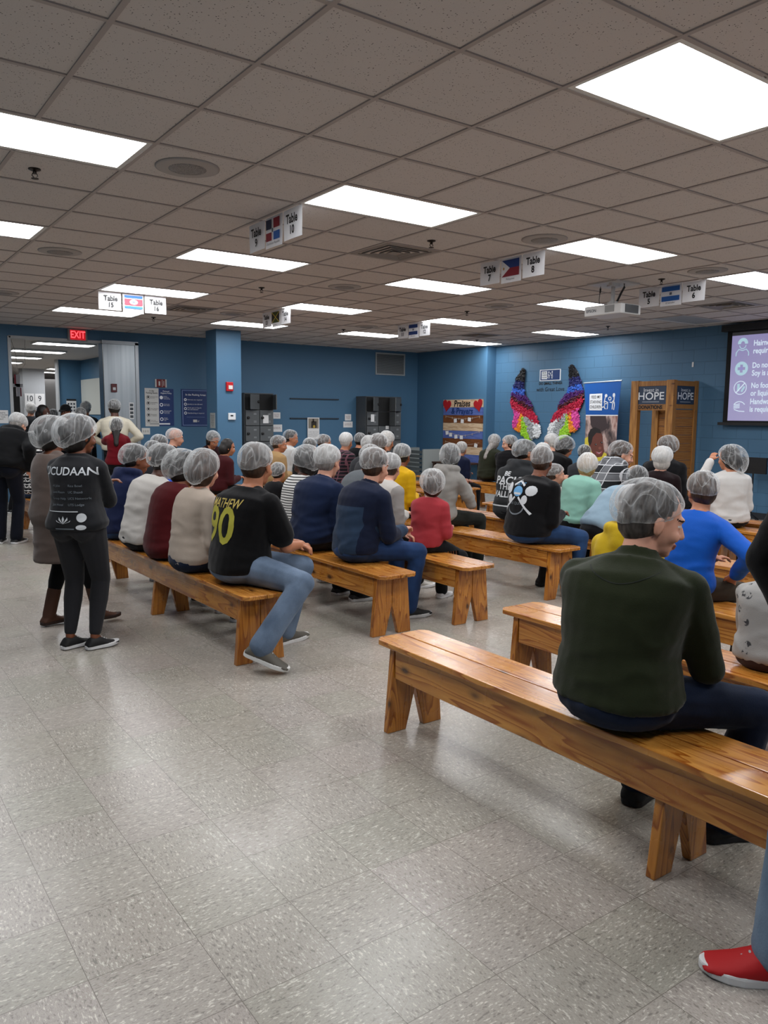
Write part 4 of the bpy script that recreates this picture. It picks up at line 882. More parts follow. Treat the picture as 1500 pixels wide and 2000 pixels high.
def skin_mat(k):
    key = ('skin', k)
    if key not in MC:
        t = NT('skin_' + k); c = lin(SKIN[k]); col = t.mix(t.noise(t.coord(), 14, 3), c, (c[0] * .92, c[1] * .78, c[2] * .74, 1)); t.base(col, .5, .4)
        t.b.inputs['Subsurface Weight'].default_value = .08; t.b.inputs['Subsurface Radius'].default_value = (.01, .004, .002); t.b.inputs['Subsurface Scale'].default_value = .5; MC[key] = t.m
    return MC[key]
HAIRC = {'black': ('#0d0a09', '#211a16'), 'brown': ('#21140c', '#4a3120'), 'grey': ('#6d6863', '#a39d97'), 'darkgrey': ('#2b2724', '#5c554f'), 'white': ('#a9a49e', '#d8d2cb'), 'blond': ('#8d6d42', '#bf9d66')}
def hair_mat(k):
    key = ('hair', k)
    if key not in MC:
        t = NT('hair_' + k); t.base(t.ramp(t.noise(t.mapv(t.coord(), (60, 60, 9)), 1.0, 3), [(.3, lin(HAIRC[k][0])), (.75, lin(HAIRC[k][1]))]), .5, .4); t.bump(t.noise(t.mapv(t.coord(), (90, 90, 9)), 1.0, 2), .5, .004); MC[key] = t.m
    return MC[key]
def net_mat(dens):
    key = ('net', dens)
    if key in MC: return MC[key]
    t = NT('hairnet_mesh'); uv = t.coord('UV'); co = t.coord('Object'); rnd = t.n('ShaderNodeObjectInfo').outputs['Random']
    cb = t.n('ShaderNodeCombineXYZ'); t.l(t.math('MULTIPLY', rnd, 53.0), cb.inputs[0]); t.l(t.math('MULTIPLY', rnd, 17.0), cb.inputs[2])
    va = t.n('ShaderNodeVectorMath', operation='ADD'); t.l(co, va.inputs[0]); t.l(cb.outputs[0], va.inputs[1])
    vu = t.n('ShaderNodeVectorMath', operation='ADD'); t.l(uv, vu.inputs[0]); t.l(cb.outputs[0], vu.inputs[1])
    def ridge(v, sc, w_, det=2):
        n_ = t.noise(v, sc, det, .55); return t.ramp(t.math('ABSOLUTE', t.math('SUBTRACT', n_, .5)), [(0.0, 1.0), (w_, 0.0)])
    r1 = ridge(t.mapv(vu.outputs[0], (11, 1.6, 1)), 1.1, .06, 1); r2 = ridge(va.outputs[0], 8, .013, 1); r3 = ridge(t.mapv(vu.outputs[0], (34, 3, 1)), 1.0, .09, 1)
    lw = t.n('ShaderNodeLayerWeight', i_Blend=.35).outputs['Facing']; edge = t.math('POWER', lw, 2.2)
    su = t.n('ShaderNodeSeparateXYZ'); t.l(uv, su.inputs[0]); rim = t.ramp(su.outputs[1], [(.86, 0.0), (.99, .35)])
    f = t.math('ADD', t.math('MULTIPLY', r1, .26), t.math('MULTIPLY', r2, .3)); f = t.math('ADD', f, t.math('MULTIPLY', r3, .12)); f = t.math('ADD', f, t.math('MULTIPLY', edge, .7)); f = t.math('ADD', f, rim)
    f = t.math('ADD', f, dens); f = t.math('MINIMUM', f, .93)
    d = t.n('ShaderNodeBsdfDiffuse'); d.inputs[0].default_value = lin('#e4e6e6'); tl = t.n('ShaderNodeBsdfTranslucent'); tl.inputs[0].default_value = lin('#dfe2e2')
    a = t.n('ShaderNodeMixShader'); a.inputs[0].default_value = .3; t.l(d.outputs[0], a.inputs[1]); t.l(tl.outputs[0], a.inputs[2])
    tr = t.n('ShaderNodeBsdfTransparent'); m = t.n('ShaderNodeMixShader'); t.l(f, m.inputs[0]); t.l(tr.outputs[0], m.inputs[1]); t.l(a.outputs[0], m.inputs[2]); t.l(m.outputs[0], t.out.inputs[0])
    bp = t.n('ShaderNodeBump', i_Strength=.6, i_Distance=.004); t.l(t.math('ADD', r1, t.noise(va.outputs[0], 30, 3)), bp.inputs['Height']); t.l(bp.outputs[0], d.inputs['Normal'])
    MC[key] = t.m; return t.m
M_eye = plain('eye_dark', '#17110f', .2); M_lip = plain('lips', '#8c4740', .45); M_eyew = plain('eye_white', '#cfc9c4', .3)
M_elastic = plain('net_elastic', '#d9dbdb', .8)

def shoe(parent, ankle, yaw, pitch, L, col, solecol, s, boot=0.0, shin=None, lace='#c8c8c8', name='shoe', detail=True):
    """ankle: joint position; foot points along yaw; L foot length"""
    e = Matrix.Translation(ankle) @ Matrix.Rotation(yaw, 4, 'Z') @ Matrix.Rotation(pitch, 4, 'Y')
    h = -ankle_h * s
    prof = [(-.28, .10, .06), (-.25, .16, .11), (-.15, .185, .2), (-.02, .18, .215), (.12, .175, .215), (.25, .185, .165), (.4, .195, .12), (.55, .185, .095), (.66, .165, .085), (.71, .12, .07), (.74, .05, .045)]
    rg = []
    for x, w_, hh in prof:
        X = x * L; W = w_ * L; Hh = hh * L * 1.7; r = []
        for k in range(14):
            a = 2 * math.pi * k / 14 + .001; cy, cz = math.cos(a), math.sin(a)
            r.append(Vector((X, W * math.copysign(abs(cy) ** .8, cy), h + .02 * s + (Hh - .02) * (max(cz, -.3) + .3) / 1.3)))
        rg.append([e @ v for v in r])
    mb = MB().rings(rg)
    if boot: mb.cone(e @ Vector((0, 0, -.01)), Vector(ankle) + shin * boot, .052 * s, .056 * s)
    me = remesh(mb, .007 * s if detail else .012 * s, 3); o = bpy.data.objects.new(name, me); C.objects.link(o); o.parent = parent; me.materials.append(col)
    sp = [(-.29, 0), (-.27, .11), (-.2, .16), (-.05, .165), (.15, .165), (.35, .195), (.5, .19), (.64, .14), (.72, .06)]
    ol = [(x, w_) for x, w_ in sp] + [(.74, 0)] + [(x, -w_) for x, w_ in sp[::-1][:-1]]
    ol2 = [e @ Vector((x * L, w_ * L * 1.02, h + (.012 * max(0, x - .35) * 2.2))) for x, w_ in ol]; up = (e.to_3x3() @ Vector((0, 0, 1))).normalized()
    sl = MB().prism(ol2, up * (.028 * s)).build('sole', solecol, o); bevel(sl, .006 * s, 2)
    if detail:
        lm = MB()
        for k in range(4): x = (.12 + .07 * k) * L; z = h + (.205 - .028 * k) * L * 1.7 + .002; lm.tube([e @ Vector((x, -.06 * L, z - .012)), e @ Vector((x + .005, 0, z + .003)), e @ Vector((x, .06 * L, z - .012))], .0035 * s, 6)
        lm.build('laces', plain('laces', lace, .7), o)
    return o
ankle_h = .085
PEOPLE = []

def person(label, x, y, yaw=0, seat=.44, s=1.0, bulk=1.0, lean=.12, slump=.35, hyaw=0, hpitch=.05, hroll=0, arms='lap', legs=None, skin='tan', top=None, sleeve='long',
           bottom=None, shoes=('#1a1a1c', '#d8d8d8'), hair=('short', 'black'), net=(.2, .0, .0), vox=.011, collar=None, hood=None, female=False, hem=0.0, boot=0.0, cap=None, twist=0, coat=0, detail=False, lowshoe=True, spread=1.0, tuck=0.0, fold=1.0, group=None, cuff=None, hide_feet=False, tight=False):
    root = tag(empty('person', (x, y, 0), R(yaw)), label, 'person', group); seed = int(abs(x * 131 + y * 977)) % 9999
    S = s; up = Vector((0, 0, 1)); seated = seat is not None
    if seated and twist == 0: twist = .28
    if seated and abs(hyaw) < 1.2: hyaw += .5 if hyaw > -.35 else .15
    hipz = (seat + .106 * S * (.5 + .5 * bulk)) if seated else .93 * S
    P0 = Vector((0, 0, hipz))
    # spine: list of joints
    L = .485 * S; n = 8; pts = [P0.copy()]; angs = []
    for k in range(n):
        a = lean + slump * ((k / (n - 1)) - .35) * 1.1; angs.append(a); pts.append(pts[-1] + Vector((math.sin(a), 0, math.cos(a))) * (L / n))
    def spine(t):
        q = t * n; i = int(min(max(q, 0), n - 1)); return pts[i] + (pts[i + 1] - pts[i]) * (q - i)
    def ang(t): return angs[int(min(max(t * n, 0), n - 1))]
    hw = 1.0 if not female else 1.06; sw = 1.0 if not female else .87
    prof = [(-.16, .135 * hw, .12), (-.08, .168 * hw, .138), (0, .176 * hw, .138), (.15, .166 * (hw if not female else .97), .128), (.32, .152 * (1 if not female else .9), .118), (.5, .163 * sw, .122), (.68, .178 * sw, .124), (.8, .18 * sw, .114), (.88, .15 * sw, .098), (.95, .1, .082), (1.03, .064, .066)]
    def torso(mb, off, t0=-.2, t1=1.1, bl=bulk):
        rg = []
        for t, a, b in prof:
            if t < t0 or t > t1: continue
            g = 1 if t > .85 else bl; c = spine(t) if t >= 0 else P0 + Vector((0, 0, t * L)); an = ang(max(t, 0)); f = Vector((math.cos(an), 0, -math.sin(an))); tw = twist * max(0, t)
            f = Matrix.Rotation(tw, 3, 'Z') @ f; sd = Matrix.Rotation(tw, 3, 'Z') @ Vector((0, 1, 0))
            aa = a * S * g + off; bb = b * S * (g ** 1.15) + off; r = []
            for k in range(24):
                th = 2 * math.pi * k / 24; cx_, sy = math.cos(th), math.sin(th); r.append(c + f * (bb * math.copysign(abs(cx_) ** .85, cx_)) + sd * (aa * math.copysign(abs(sy) ** .9, sy)))
            rg.append(r)
        mb.rings(rg)
    an = ang(.8); fw = Matrix.Rotation(twist * .85, 3, 'Z') @ Vector((math.cos(an), 0, -math.sin(an))); sd = Matrix.Rotation(twist * .85, 3, 'Z') @ Vector((0, 1, 0)); uu = Vector((math.sin(an), 0, math.cos(an)))
    shc = spine(.79); shw = (.168 if not female else .148) * S * (1 + .6 * (bulk - 1))
    la, lf = .285 * S, .25 * S
    arm = []
    for sgn in (1, -1):
        am = arms if isinstance(arms, str) else arms[0 if sgn > 0 else 1]
        sh = shc + sd * (shw * sgn) + fw * .01; hint = Vector((-.6, sgn * .55, -.9))
        if isinstance(am, tuple): tgt = Vector(am[:3]); hint = Vector(am[3:6]) if len(am) > 3 else hint
        elif am == 'lap': tgt = P0 + Vector((.30 * S, sgn * .055 * S, .13 * S))
        elif am == 'knees': tgt = P0 + Vector((.40 * S, sgn * .10 * S, .12 * S)); hint = Vector((-.4, sgn * .5, -.9))
        elif am == 'crossed': tgt = spine(.5) + Vector((.25 * S * bulk, -sgn * .05 * S, 0)); hint = Vector((-.2, sgn, -1))
        elif am == 'down': tgt = spine(0) + Vector((.05, sgn * .26 * S * (1 + .4 * (bulk - 1)), -.02)); hint = Vector((-1, sgn * .5, 0))
        elif am == 'pocket': tgt = spine(.1) + Vector((.12, sgn * .17 * S * bulk, 0)); hint = Vector((-.7, sgn * 1.2, 0))
        elif am == 'front': tgt = spine(.6) + Vector((.3 * S, sgn * .05 * S, 0)); hint = Vector((-.3, sgn * .8, -1))
        elif am == 'face': tgt = spine(1.0) + Vector((.22 * S, sgn * .06 * S, .03)); hint = Vector((-.1, sgn * .8, -1))
        el, wr = ik(sh, tgt, la, lf, hint); arm.append((sgn, sh, el, wr))
    def arms_(mb, off, kind):
        for sgn, sh, el, wr in arm:
            b_ = .5 + .5 * bulk
            if kind == 'body': mb.cone(sh, el, .046 * S * b_, .037 * S * b_); mb.cone(el, wr, .037 * S * b_, .025 * S)
            elif kind == 'short': m = sh + (el - sh) * .72; mb.cone(sh, m, .058 * S * b_ + off, .062 * S * b_ + off)
            else: mb.cone(sh, el, .055 * S * b_ + off, .046 * S * b_ + off); mb.cone(el, el + (wr - el) * .96, .045 * S * b_ + off, .034 * S + off)
    def hands(mb):
        for sgn, sh, el, wr in arm:
            d = (wr - el).normalized(); n_ = Vector((0, 0, 1)); n_ = (n_ - d * n_.dot(d)).normalized() if abs(d.z) < .95 else Vector((1, 0, 0)); sdv = d.cross(n_) * sgn   # outward..inward
            inn = sdv if (wr + sdv).y * sgn < (wr - sdv).y * sgn else -sdv
            palm = wr + d * .045 * S
            mb.cone(wr, wr + d * .03 * S, .026 * S, .03 * S)
            for q in (-.026, -.009, .009, .026): mb.cone(wr + d * .02 * S + inn * q * .6 * S, wr + d * .085 * S + inn * q * S, .014 * S, .012 * S, 8)
            for i_, q in enumerate((-.029, -.0095, .0095, .028)):
                ln = (.058, .07, .066, .052)[i_] * S; b0 = wr + d * .088 * S + inn * q * S; b1 = b0 + (d * .9 - n_ * .35).normalized() * ln * .5; b2 = b1 + (d * .35 - n_ * .95).normalized() * ln * .5
                mb.cone(b0, b1, .0095 * S, .0088 * S, 8); mb.cone(b1, b2, .0088 * S, .007 * S, 8)
            t0 = wr + d * .03 * S + inn * .026 * S; t1 = t0 + (d * .6 + inn * .8 - n_ * .2).normalized() * .035 * S; t2 = t1 + (d * .95 + inn * .1 - n_ * .3).normalized() * .03 * S
            mb.cone(t0, t1, .0125 * S, .011 * S, 8); mb.cone(t1, t2, .0105 * S, .0085 * S, 8)
    # legs
    lt, ls = .43 * S, .425 * S; leg = []
    for i, sgn in enumerate((1, -1)):
        hp = P0 + Vector((0.01, sgn * .088 * S, -.01)); lg = (legs[i] if legs else None) or {}
        if seated: ft = Vector(lg.get('foot', (.40 * S - tuck, sgn * .14 * S * spread, ankle_h * S))); hint = lg.get('hint', (.6, sgn * .15 * spread, 1))
        else: ft = Vector(lg.get('foot', (.0, sgn * .10 * S, ankle_h * S))); hint = lg.get('hint', (1, sgn * .1, 0))
        kn, fo = ik(hp, ft, lt, ls, hint); leg.append((sgn, hp, kn, fo, lg.get('yaw', sgn * .18), lg.get('pitch', 0)))
    def legs_(mb, off, upto=1.0, slim=1.0):
        for sgn, hp, kn, fo, *_ in leg:
            b_ = (.45 + .55 * bulk) * slim
            mb.cone(hp, kn, (.084 if not female or seated else .098) * S * b_ + off, .056 * S * b_ + off); q = kn + (fo - kn) * .38
            mb.cone(kn, q, .053 * S * b_ + off, .053 * S * b_ + off); mb.cone(q, kn + (fo - kn) * upto, .052 * S * b_ + off, (.036 if tight or off < 0 else .05) * S * b_ + off * (1.6 if not tight else .6))
    # head
    nb = spine(1.0); an2 = ang(1.0) * .6 + hpitch
    hM = Matrix.Rotation(hyaw, 3, 'Z') @ Matrix.Rotation(an2 * .55 + hpitch, 3, 'Y') @ Matrix.Rotation(hroll, 3, 'X'); k_ = 1.02 * (S if S > .9 else S * .55 + .45 * .9)
    nt = nb + Vector((math.sin(an2), 0, math.cos(an2))) * .05 * S
    hc = nt + hM @ Vector((.018, 0, .075)) * k_
    def H(v): return hc + hM @ (Vector(v) * k_)
    def head(mb):
        E = lambda c, r, m=None: mb.ell(H(c), tuple(q * k_ for q in r), hM if m is None else hM @ m, 20, 14)
        mb.cone(nb - uu * .03 * S, hc + hM @ Vector((-.02, 0, -.03)) * k_, .058 * S * (.6 + .4 * bulk), .054 * k_, 16)
        E((-.012, 0, .038), (.098, .077, .092)); E((.03, 0, -.012), (.066, .064, .085)); E((.045, 0, -.068), (.045, .045, .04)); E((.068, 0, -.09), (.022, .026, .018))
        E((.082, 0, .034), (.018, .052, .012)); mb.cone(H((.092, 0, .018)), H((.112, 0, -.022)), .009 * k_, .0135 * k_, 10)
        for q in (-1, 1):
            E((.1, q * .012, -.027), (.011, .009, .009)); E((.062, q * .04, -.028), (.03, .022, .024)); E((-.004, q * .078, -.008), (.019, .009, .032), Matrix.Rotation(-q * .3, 3, 'Z')); E((.076, q * .031, .012), (.014, .016, .011))
        E((.09, 0, -.056), (.014, .026, .0075)); E((.089, 0, -.067), (.013, .022, .0075))
    mb = MB(); torso(mb, -.012); arms_(mb, 0, 'body'); hands(mb); legs_(mb, -.004, 1.0, .9); head(mb)
    for sgn, hp, kn, fo, fy, fp in leg: mb.cone(fo, fo + Vector((.08 * math.cos(fy), .08 * math.sin(fy), -.052 - .09 * math.sin(fp))) * S, .028 * S, .015 * S)
    me = remesh(mb, vox if not detail else .0065, 2 if vox > .008 else 3)
    me.materials.append(skin_mat(skin)); me.materials.append(M_lip); me.materials.append(M_eye); me.materials.append(M_eyew)
    nf = len(me.polygons); cen = np.empty(nf * 3, 'f'); me.polygons.foreach_get('center', cen); cen = cen.reshape(-1, 3); hMi = np.array(hM.transposed()); loc = (cen - np.array(hc)) @ np.array(hM) / k_
    mi = np.zeros(nf, 'i'); mi[(np.hypot((loc[:, 2] + .061) * 1.6, loc[:, 1]) < .024) & (loc[:, 0] > .07) & (abs(loc[:, 2] + .061) < .013)] = 1
    for q in (-1, 1):
        dd = np.hypot(loc[:, 1] - q * .031, (loc[:, 2] - .012) * 2.0); mi[(dd < .016) & (loc[:, 0] > .055)] = 3; mi[(dd < .0075) & (loc[:, 0] > .055)] = 2
        mi[(abs(loc[:, 1] - q * .034) < .018) & (abs(loc[:, 2] - .034 + abs(loc[:, 1] - q * .034) * .2) < .003) & (loc[:, 0] > .06)] = 2
    me.polygons.foreach_set('material_index', mi)
    body = bpy.data.objects.new('body', me); C.objects.link(body); body.parent = root
    def settle(m_, g_=.009):      # flatten what rests on the seat so that it lies on the boards
        if not seated: return
        n_ = len(m_.vertices); c_ = np.empty(n_ * 3, 'f'); m_.vertices.foreach_get('co', c_); c_ = c_.reshape(-1, 3); q_ = (c_[:, 0] < .215) & (abs(c_[:, 1]) < .27) & (c_[:, 2] < seat + g_) & (c_[:, 2] > seat - .09); c_[q_, 2] = seat + g_; m_.vertices.foreach_set('co', c_.ravel()); m_.update()
    settle(me)
    def add(name, mb, mat, vx, sm=3, disp=None, par=root):
        m_ = remesh(mb, vx, sm, disp); settle(m_, .0015 if name == 'shirt' else .005); m_.name = name; m_.materials.append(mat); o = bpy.data.objects.new(name, m_); C.objects.link(o); o.parent = par; return o
    # trousers
    cv = max(vox * 1.15, .009)
    mb = MB(); legs_(mb, .010, (1.0 if not tight else .9) if not boot else .7); torso(mb, .002, -.2, .2)
    if seated: mb.ell(P0 + Vector((-.02, 0, -.02)), (.14 * S * bulk, .18 * S * bulk * hw, .1 * S))
    else: [mb.ell(P0 + Vector((-.045 * S, q * .075 * S, -.04 * S)), (.095 * S * bulk, .09 * S * bulk, .1 * S)) for q in (-1, 1)]
    bm_ = bottom or cloth_mat('black_trousers', '#15161a')
    trs = add('trousers', mb, bm_, cv, 3, lambda Pn: noise3(Pn * np.array([1, 1, 1.6]), seed, 26) * .0035 * fold * (0.3 if not seated else 1))
    # shirt
    mb = MB(); off = .014 + coat
    for sgn, sh, el, wr in arm: mb.cone(spine(.9) + sd * (sgn * .05 * S), sh + uu * .004, .052 * S + off * .5, .053 * S + off * .6)
    torso(mb, off, -.09 - hem, 1.0); arms_(mb, off * .75, sleeve)
    if hem > .1 and not seated: mb.rings([[spine(0) * 0 + Vector(((.135 + .02 * q) * S * bulk * math.cos(a_), (.17 + .015 * q) * S * bulk * math.sin(a_), hipz - hem * S * q)) for a_ in np.linspace(0, 2 * math.pi, 24, endpoint=False)] for q in (-.3, .0, .5, 1)])
    if hood:
        b0 = spine(.93) - fw * .03
        for k in range(11):
            a_ = -2.2 + 4.4 * k / 10; c_ = b0 - fw * (.075 * math.cos(a_)) * S + sd * (.105 * math.sin(a_)) * S + uu * (.035 - .02 * math.cos(a_)) * S; mb.ell(c_, (.042 * S, .045 * S, .04 * S))
        mb.ell(spine(.86) - fw * .1 * S, (.05 * S, .09 * S, .07 * S)); mb.ell(spine(.76) - fw * .12 * S, (.03 * S, .06 * S, .06 * S))
    elif collar:
        c0 = spine(.98); c1 = nt - uu * .025
        mb.rings([[c0 + (c1 - c0) * q + fw * (r * math.cos(a_)) + sd * (r * math.sin(a_)) for a_ in np.linspace(0, 2 * math.pi, 20, endpoint=False)] for q, r in ((-.6, .085 * S), (0, .076 * S), (.5, .07 * S), (collar, .069 * S))])
    ez = hipz
    def dsp(Pn):
        low = np.clip(1.25 - (Pn[:, 2] - ez) / (.45 * S), .35, 1.25)
        a = noise3(Pn * np.array([.8, .8, 2.4]), seed + 3, 15); b = noise3(Pn * np.array([1, 1, 1.4]), seed + 5, 34)
        rdg = 1 - np.abs(noise3(Pn * np.array([.9, 1.0, 2.0]), seed + 9, 9)) * 2.2
        return (a * .0045 + b * .0018 + np.clip(rdg, 0, 1) * .007) * low * fold
    tm = top or cloth_mat('grey_cotton', '#77797c')
    shirt = add('shirt', mb, tm, cv, 4, dsp)
    if cuff:
        for sgn, sh, el, wr in arm: MB().cone(el + (wr - el) * .88, wr, .036 * S, .034 * S).build('cuff', cuff, shirt, True)
    # shoes
    if not hide_feet:
        for sgn, hp, kn, fo, fy, fp in leg:
            so = shoe(root, fo, fy, fp, .27 * S * (1 if not female else .92), plain('shoe_' + shoes[0][1:], shoes[0], .7), plain('sole_' + shoes[1][1:], shoes[1], .7), S, boot, (kn - fo).normalized(), name='shoe' if not boot else 'boot', detail=detail or vox < .0095)
    # hair
    hs, hcol = hair; longh = hs in ('long', 'bob', 'bun')
    if hs != 'bald':
        mb = MB(); sph = []
        E = lambda c, r: mb.ell(H(c), tuple(q * k_ for q in r), hM, 20, 14)
        E((-.022, 0, .046), (.098, .083, .095)); E((-.045, 0, .0), (.075, .08, .085))
        if hs == 'short': E((-.04, 0, -.03), (.06, .066, .06))
        if longh:
            E((-.05, 0, -.03), (.085, .093, .1)); E((-.015, 0, .02), (.088, .092, .1))
            if hs == 'bun': E((-.115, 0, .02), (.05, .06, .055))
            if hs == 'long':
                bk = spine(.9) - fw * .095 * S * bulk; mb.cone(H((-.07, 0, -.06)), bk, .075 * k_, .06 * S); mb.cone(bk, spine(.55) - fw * .14 * S * bulk, .06 * S, .04 * S)
        hr = add('hair', mb, hair_mat(hcol), max(vox, .008), 2, lambda Pn: noise3(Pn, seed + 1, 70) * .002)
        # cut the hairline back from the face
        bmh = bmesh.new(); bmh.from_mesh(hr.data); dl = []
        for v in bmh.verts:
            q = (hM.transposed() @ (v.co - hc)) / k_
            if q.x > .052 and q.z < .075 or (q.x > .02 and q.z < .03 and not longh) or (q.x > .035 and q.z < .05): dl.append(v)
        bmesh.ops.delete(bmh, geom=dl, context='VERTS'); bmh.to_mesh(hr.data); bmh.free()
    # hairnet
    if net is not None:
        puff, drop, dens = net[0], net[1], net[2]; NR, NA = (26, 72) if vox < .013 else (16, 48); V = []; UVs = []; rs = np.random.RandomState(seed)
        rx, ry, rz = (.112, .086, .110); cz = Vector((-.02, 0, .034))
        puff += .14 * (hs == 'bun'); phs = rs.uniform(0, 6, 6)
        if longh: rx += .007; ry += .009; rz += .006
        for i in range(NR + 1):
            t = i / NR
            for j in range(NA):
                a = 2 * math.pi * j / NA; wb = (.5 - .5 * math.cos(a)); pm = R(66 + 68 * wb ** .62 + (12 if longh else 0) * wb); ph = max(t * pm, .001)
                bulg = 1 + (puff + .06) * (math.sin(t ** 1.5 * math.pi) ** .8) * (.32 + .78 * wb)
                ruf = .012 * math.sin(a * 9 + phs[0] + 3 * math.sin(a * 2 + phs[1])) * t * t + .008 * math.sin(a * 17 + phs[2] + 4 * t) * t + .015 * math.sin(a * 3 + phs[3] + t * 5) * t + .01 * math.sin(a * 5 - t * 8 + phs[4])
                end = 1 - .10 * max(0, (t - .86) / .14) ** 1.5; r = bulg * (1 + ruf) * end
                p = Vector((rx * math.sin(ph) * math.cos(a) * r, ry * math.sin(ph) * math.sin(a) * r, rz * math.cos(ph) * r))
                p.x -= drop * .5 * wb * t; p.z -= drop * wb * t * t; p.y *= (1 + drop * .6 * t)
                V.append(H(p + cz)); UVs.append((j / NA, t))
        Fc = []
        for i in range(NR):
            for j in range(NA): Fc.append((i * NA + j, i * NA + (j + 1) % NA, (i + 1) * NA + (j + 1) % NA, (i + 1) * NA + j))
        ho = mk('hairnet', V, Fc, net_mat(dens if dens else .2), root, True)
        uvl = ho.data.uv_layers.new(name='UVMap'); li = np.empty(len(ho.data.loops), 'i'); ho.data.loops.foreach_get('vertex_index', li); ua = np.array(UVs)[li]
        uvl.data.foreach_set('uv', ua.astype('f').ravel())
        rim = V[NR * NA:]; c_ = sum(rim, Vector()) / NA; em = MB(); rg = []
        for j in range(NA):
            d0 = (rim[j] - c_).normalized(); r = (.0032 + .0012 * math.sin(j * 2.3)) * k_; ax = (hM @ Vector((0, 0, 1))); rg.append([rim[j] + d0 * r * math.cos(q) + ax * r * 1.3 * math.sin(q) for q in (0, 1.57, 3.14, 4.71)])
        rg.append(rg[0]); em.rings(rg, closed=False); em.build('elastic_band', M_elastic, ho, True)
    if cap:
        mb = MB(); mb.ell(H((-.015, 0, .055)), (.108 * k_, .09 * k_, .085 * k_), hM); ho = add('cap', mb, cloth_mat('cap_cloth', cap), .012)
        MB().prism([H((.07, -.07, .05)), H((.16, -.045, .035)), H((.175, 0, .033)), H((.16, .045, .035)), H((.07, .07, .05))], hM @ Vector((0, 0, .008))).build('visor', cloth_mat('cap_cloth', cap), ho)
    PEOPLE.append((label, tuple((root.matrix_basis @ hc)), tuple(root.matrix_basis @ H((-.02, 0, .15))), x, y, S, seated, yaw))
    root_info = dict(root=root, shirt=shirt, trousers=trs, spine=spine, ang=ang, H=H, body=body, arm=arm, P0=P0, S=S, twist=twist, leg=leg, hM=hM)
    return root_info
def bvh_of(o): return BVHTree.FromPolygons([v.co.copy() for v in o.data.vertices], [tuple(p.vertices) for p in o.data.polygons])
def decal(pi, me, mat, name, t, yoff=0, dz=0, tree=None, lift=.003, target='shirt'):
    """wrap a flat mesh (x right, y up) on the back of the shirt around spine parameter t"""
    o = pi[target]; tree = tree or bvh_of(o); sp = pi['spine'](t); a = pi['ang'](t)
    bm = bmesh.new(); bm.from_mesh(me)
    for _ in range(3):
        ed = [e for e in bm.edges if e.calc_length() > .02]
        if ed: bmesh.ops.subdivide_edges(bm, edges=ed, cuts=1)
        bmesh.ops.triangulate(bm, faces=[f for f in bm.faces if len(f.verts) > 4])
    tw = Matrix.Rotation(pi['twist'] * t, 3, 'Z')
    for v in bm.verts:
        u, w_ = v.co.x, v.co.y
        side = tw @ Vector((0, -u + yoff, 0)); org = sp + side + Vector((math.sin(a), 0, math.cos(a))) * (w_ + dz) - tw @ Vector((.6, 0, 0)); d = tw @ Vector((1, 0, 0))
        hit = tree.ray_cast(org, d, 1.2)
        v.co = (hit[0] - d * lift) if hit[0] else (org + d * .45)
    m2 = bpy.data.meshes.new(name); bm.to_mesh(m2); bm.free(); m2.materials.append(mat); q = bpy.data.objects.new(name, m2); C.objects.link(q); q.parent = o; return q
def flat(pts): # polygon mesh
    me = bpy.data.meshes.new('f'); me.from_pydata([(a, b, 0) for a, b in pts], [], [tuple(range(len(pts)))]); return me
def line(pts, w_):
    L = [Vector(p) for p in pts]; v = []
    for i, p in enumerate(L):
        a = L[max(i - 1, 0)]; b = L[min(i + 1, len(L) - 1)]; t_ = (b - a).normalized(); nn = Vector((-t_.y, t_.x)) * w_ / 2; v += [(p.x + nn.x, p.y + nn.y, 0), (p.x - nn.x, p.y - nn.y, 0)]
    me = bpy.data.meshes.new('l'); me.from_pydata(v, [], [(2 * i, 2 * i + 1, 2 * i + 3, 2 * i + 2) for i in range(len(L) - 1)]); return me
def circ(cx_, cy_, r, n=16, ry=None, a0=0, a1=360): return [(cx_ + r * math.cos(R(a0 + (a1 - a0) * k / n)), cy_ + (ry or r) * math.sin(R(a0 + (a1 - a0) * k / n))) for k in range(n + (0 if a1 - a0 == 360 else 1))]

CL = cloth_mat
jean = CL('mid_blue_jeans', '#22395c', 'denim', '#31507c'); jean2 = CL('faded_grey_blue_jeans', '#4d5c70', 'denim', '#74869c'); djean = CL('dark_jeans', '#141c2d', 'denim', '#1d2a42')
blackp = CL('black_trousers', '#121316'); darkp = CL('dark_green_trousers', '#20231f')
# --- nearest: man in dark green fleece
p = person('man in dark green fleece jacket seated on the nearest bench, face turned right', .63, -0.90, yaw=6, s=1.002, bulk=1.22, hem=-.03, lean=.10, slump=.45, hyaw=-.85, hpitch=.08, skin='pale', top=CL('dark_green_fleece', '#232916', fuzz=.12), bottom=CL('navy_jeans', '#101828', 'denim', '#172238'),
           hair=('short', 'darkgrey'), net=(.17, .0, .03), vox=.0085, detail=True, collar=.95, arms='knees', shoes=('#0d0d0f', '#17171a'), legs=({'foot': (.34, .10, .085), 'yaw': .1}, {'foot': (.31, -.25, .085), 'yaw': -.5, 'hint': (.6, -.5, 1)}), fold=.9)
decal(p, line([(-.12, .03)] + [(-.12 + .024 * k, .03 - .045 * math.sin(math.pi * k / 10)) for k in range(1, 10)] + [(.12, .03)], .004), plain('seam_dark', '#151b11', .9), 'yoke_seam', .88, lift=.002)
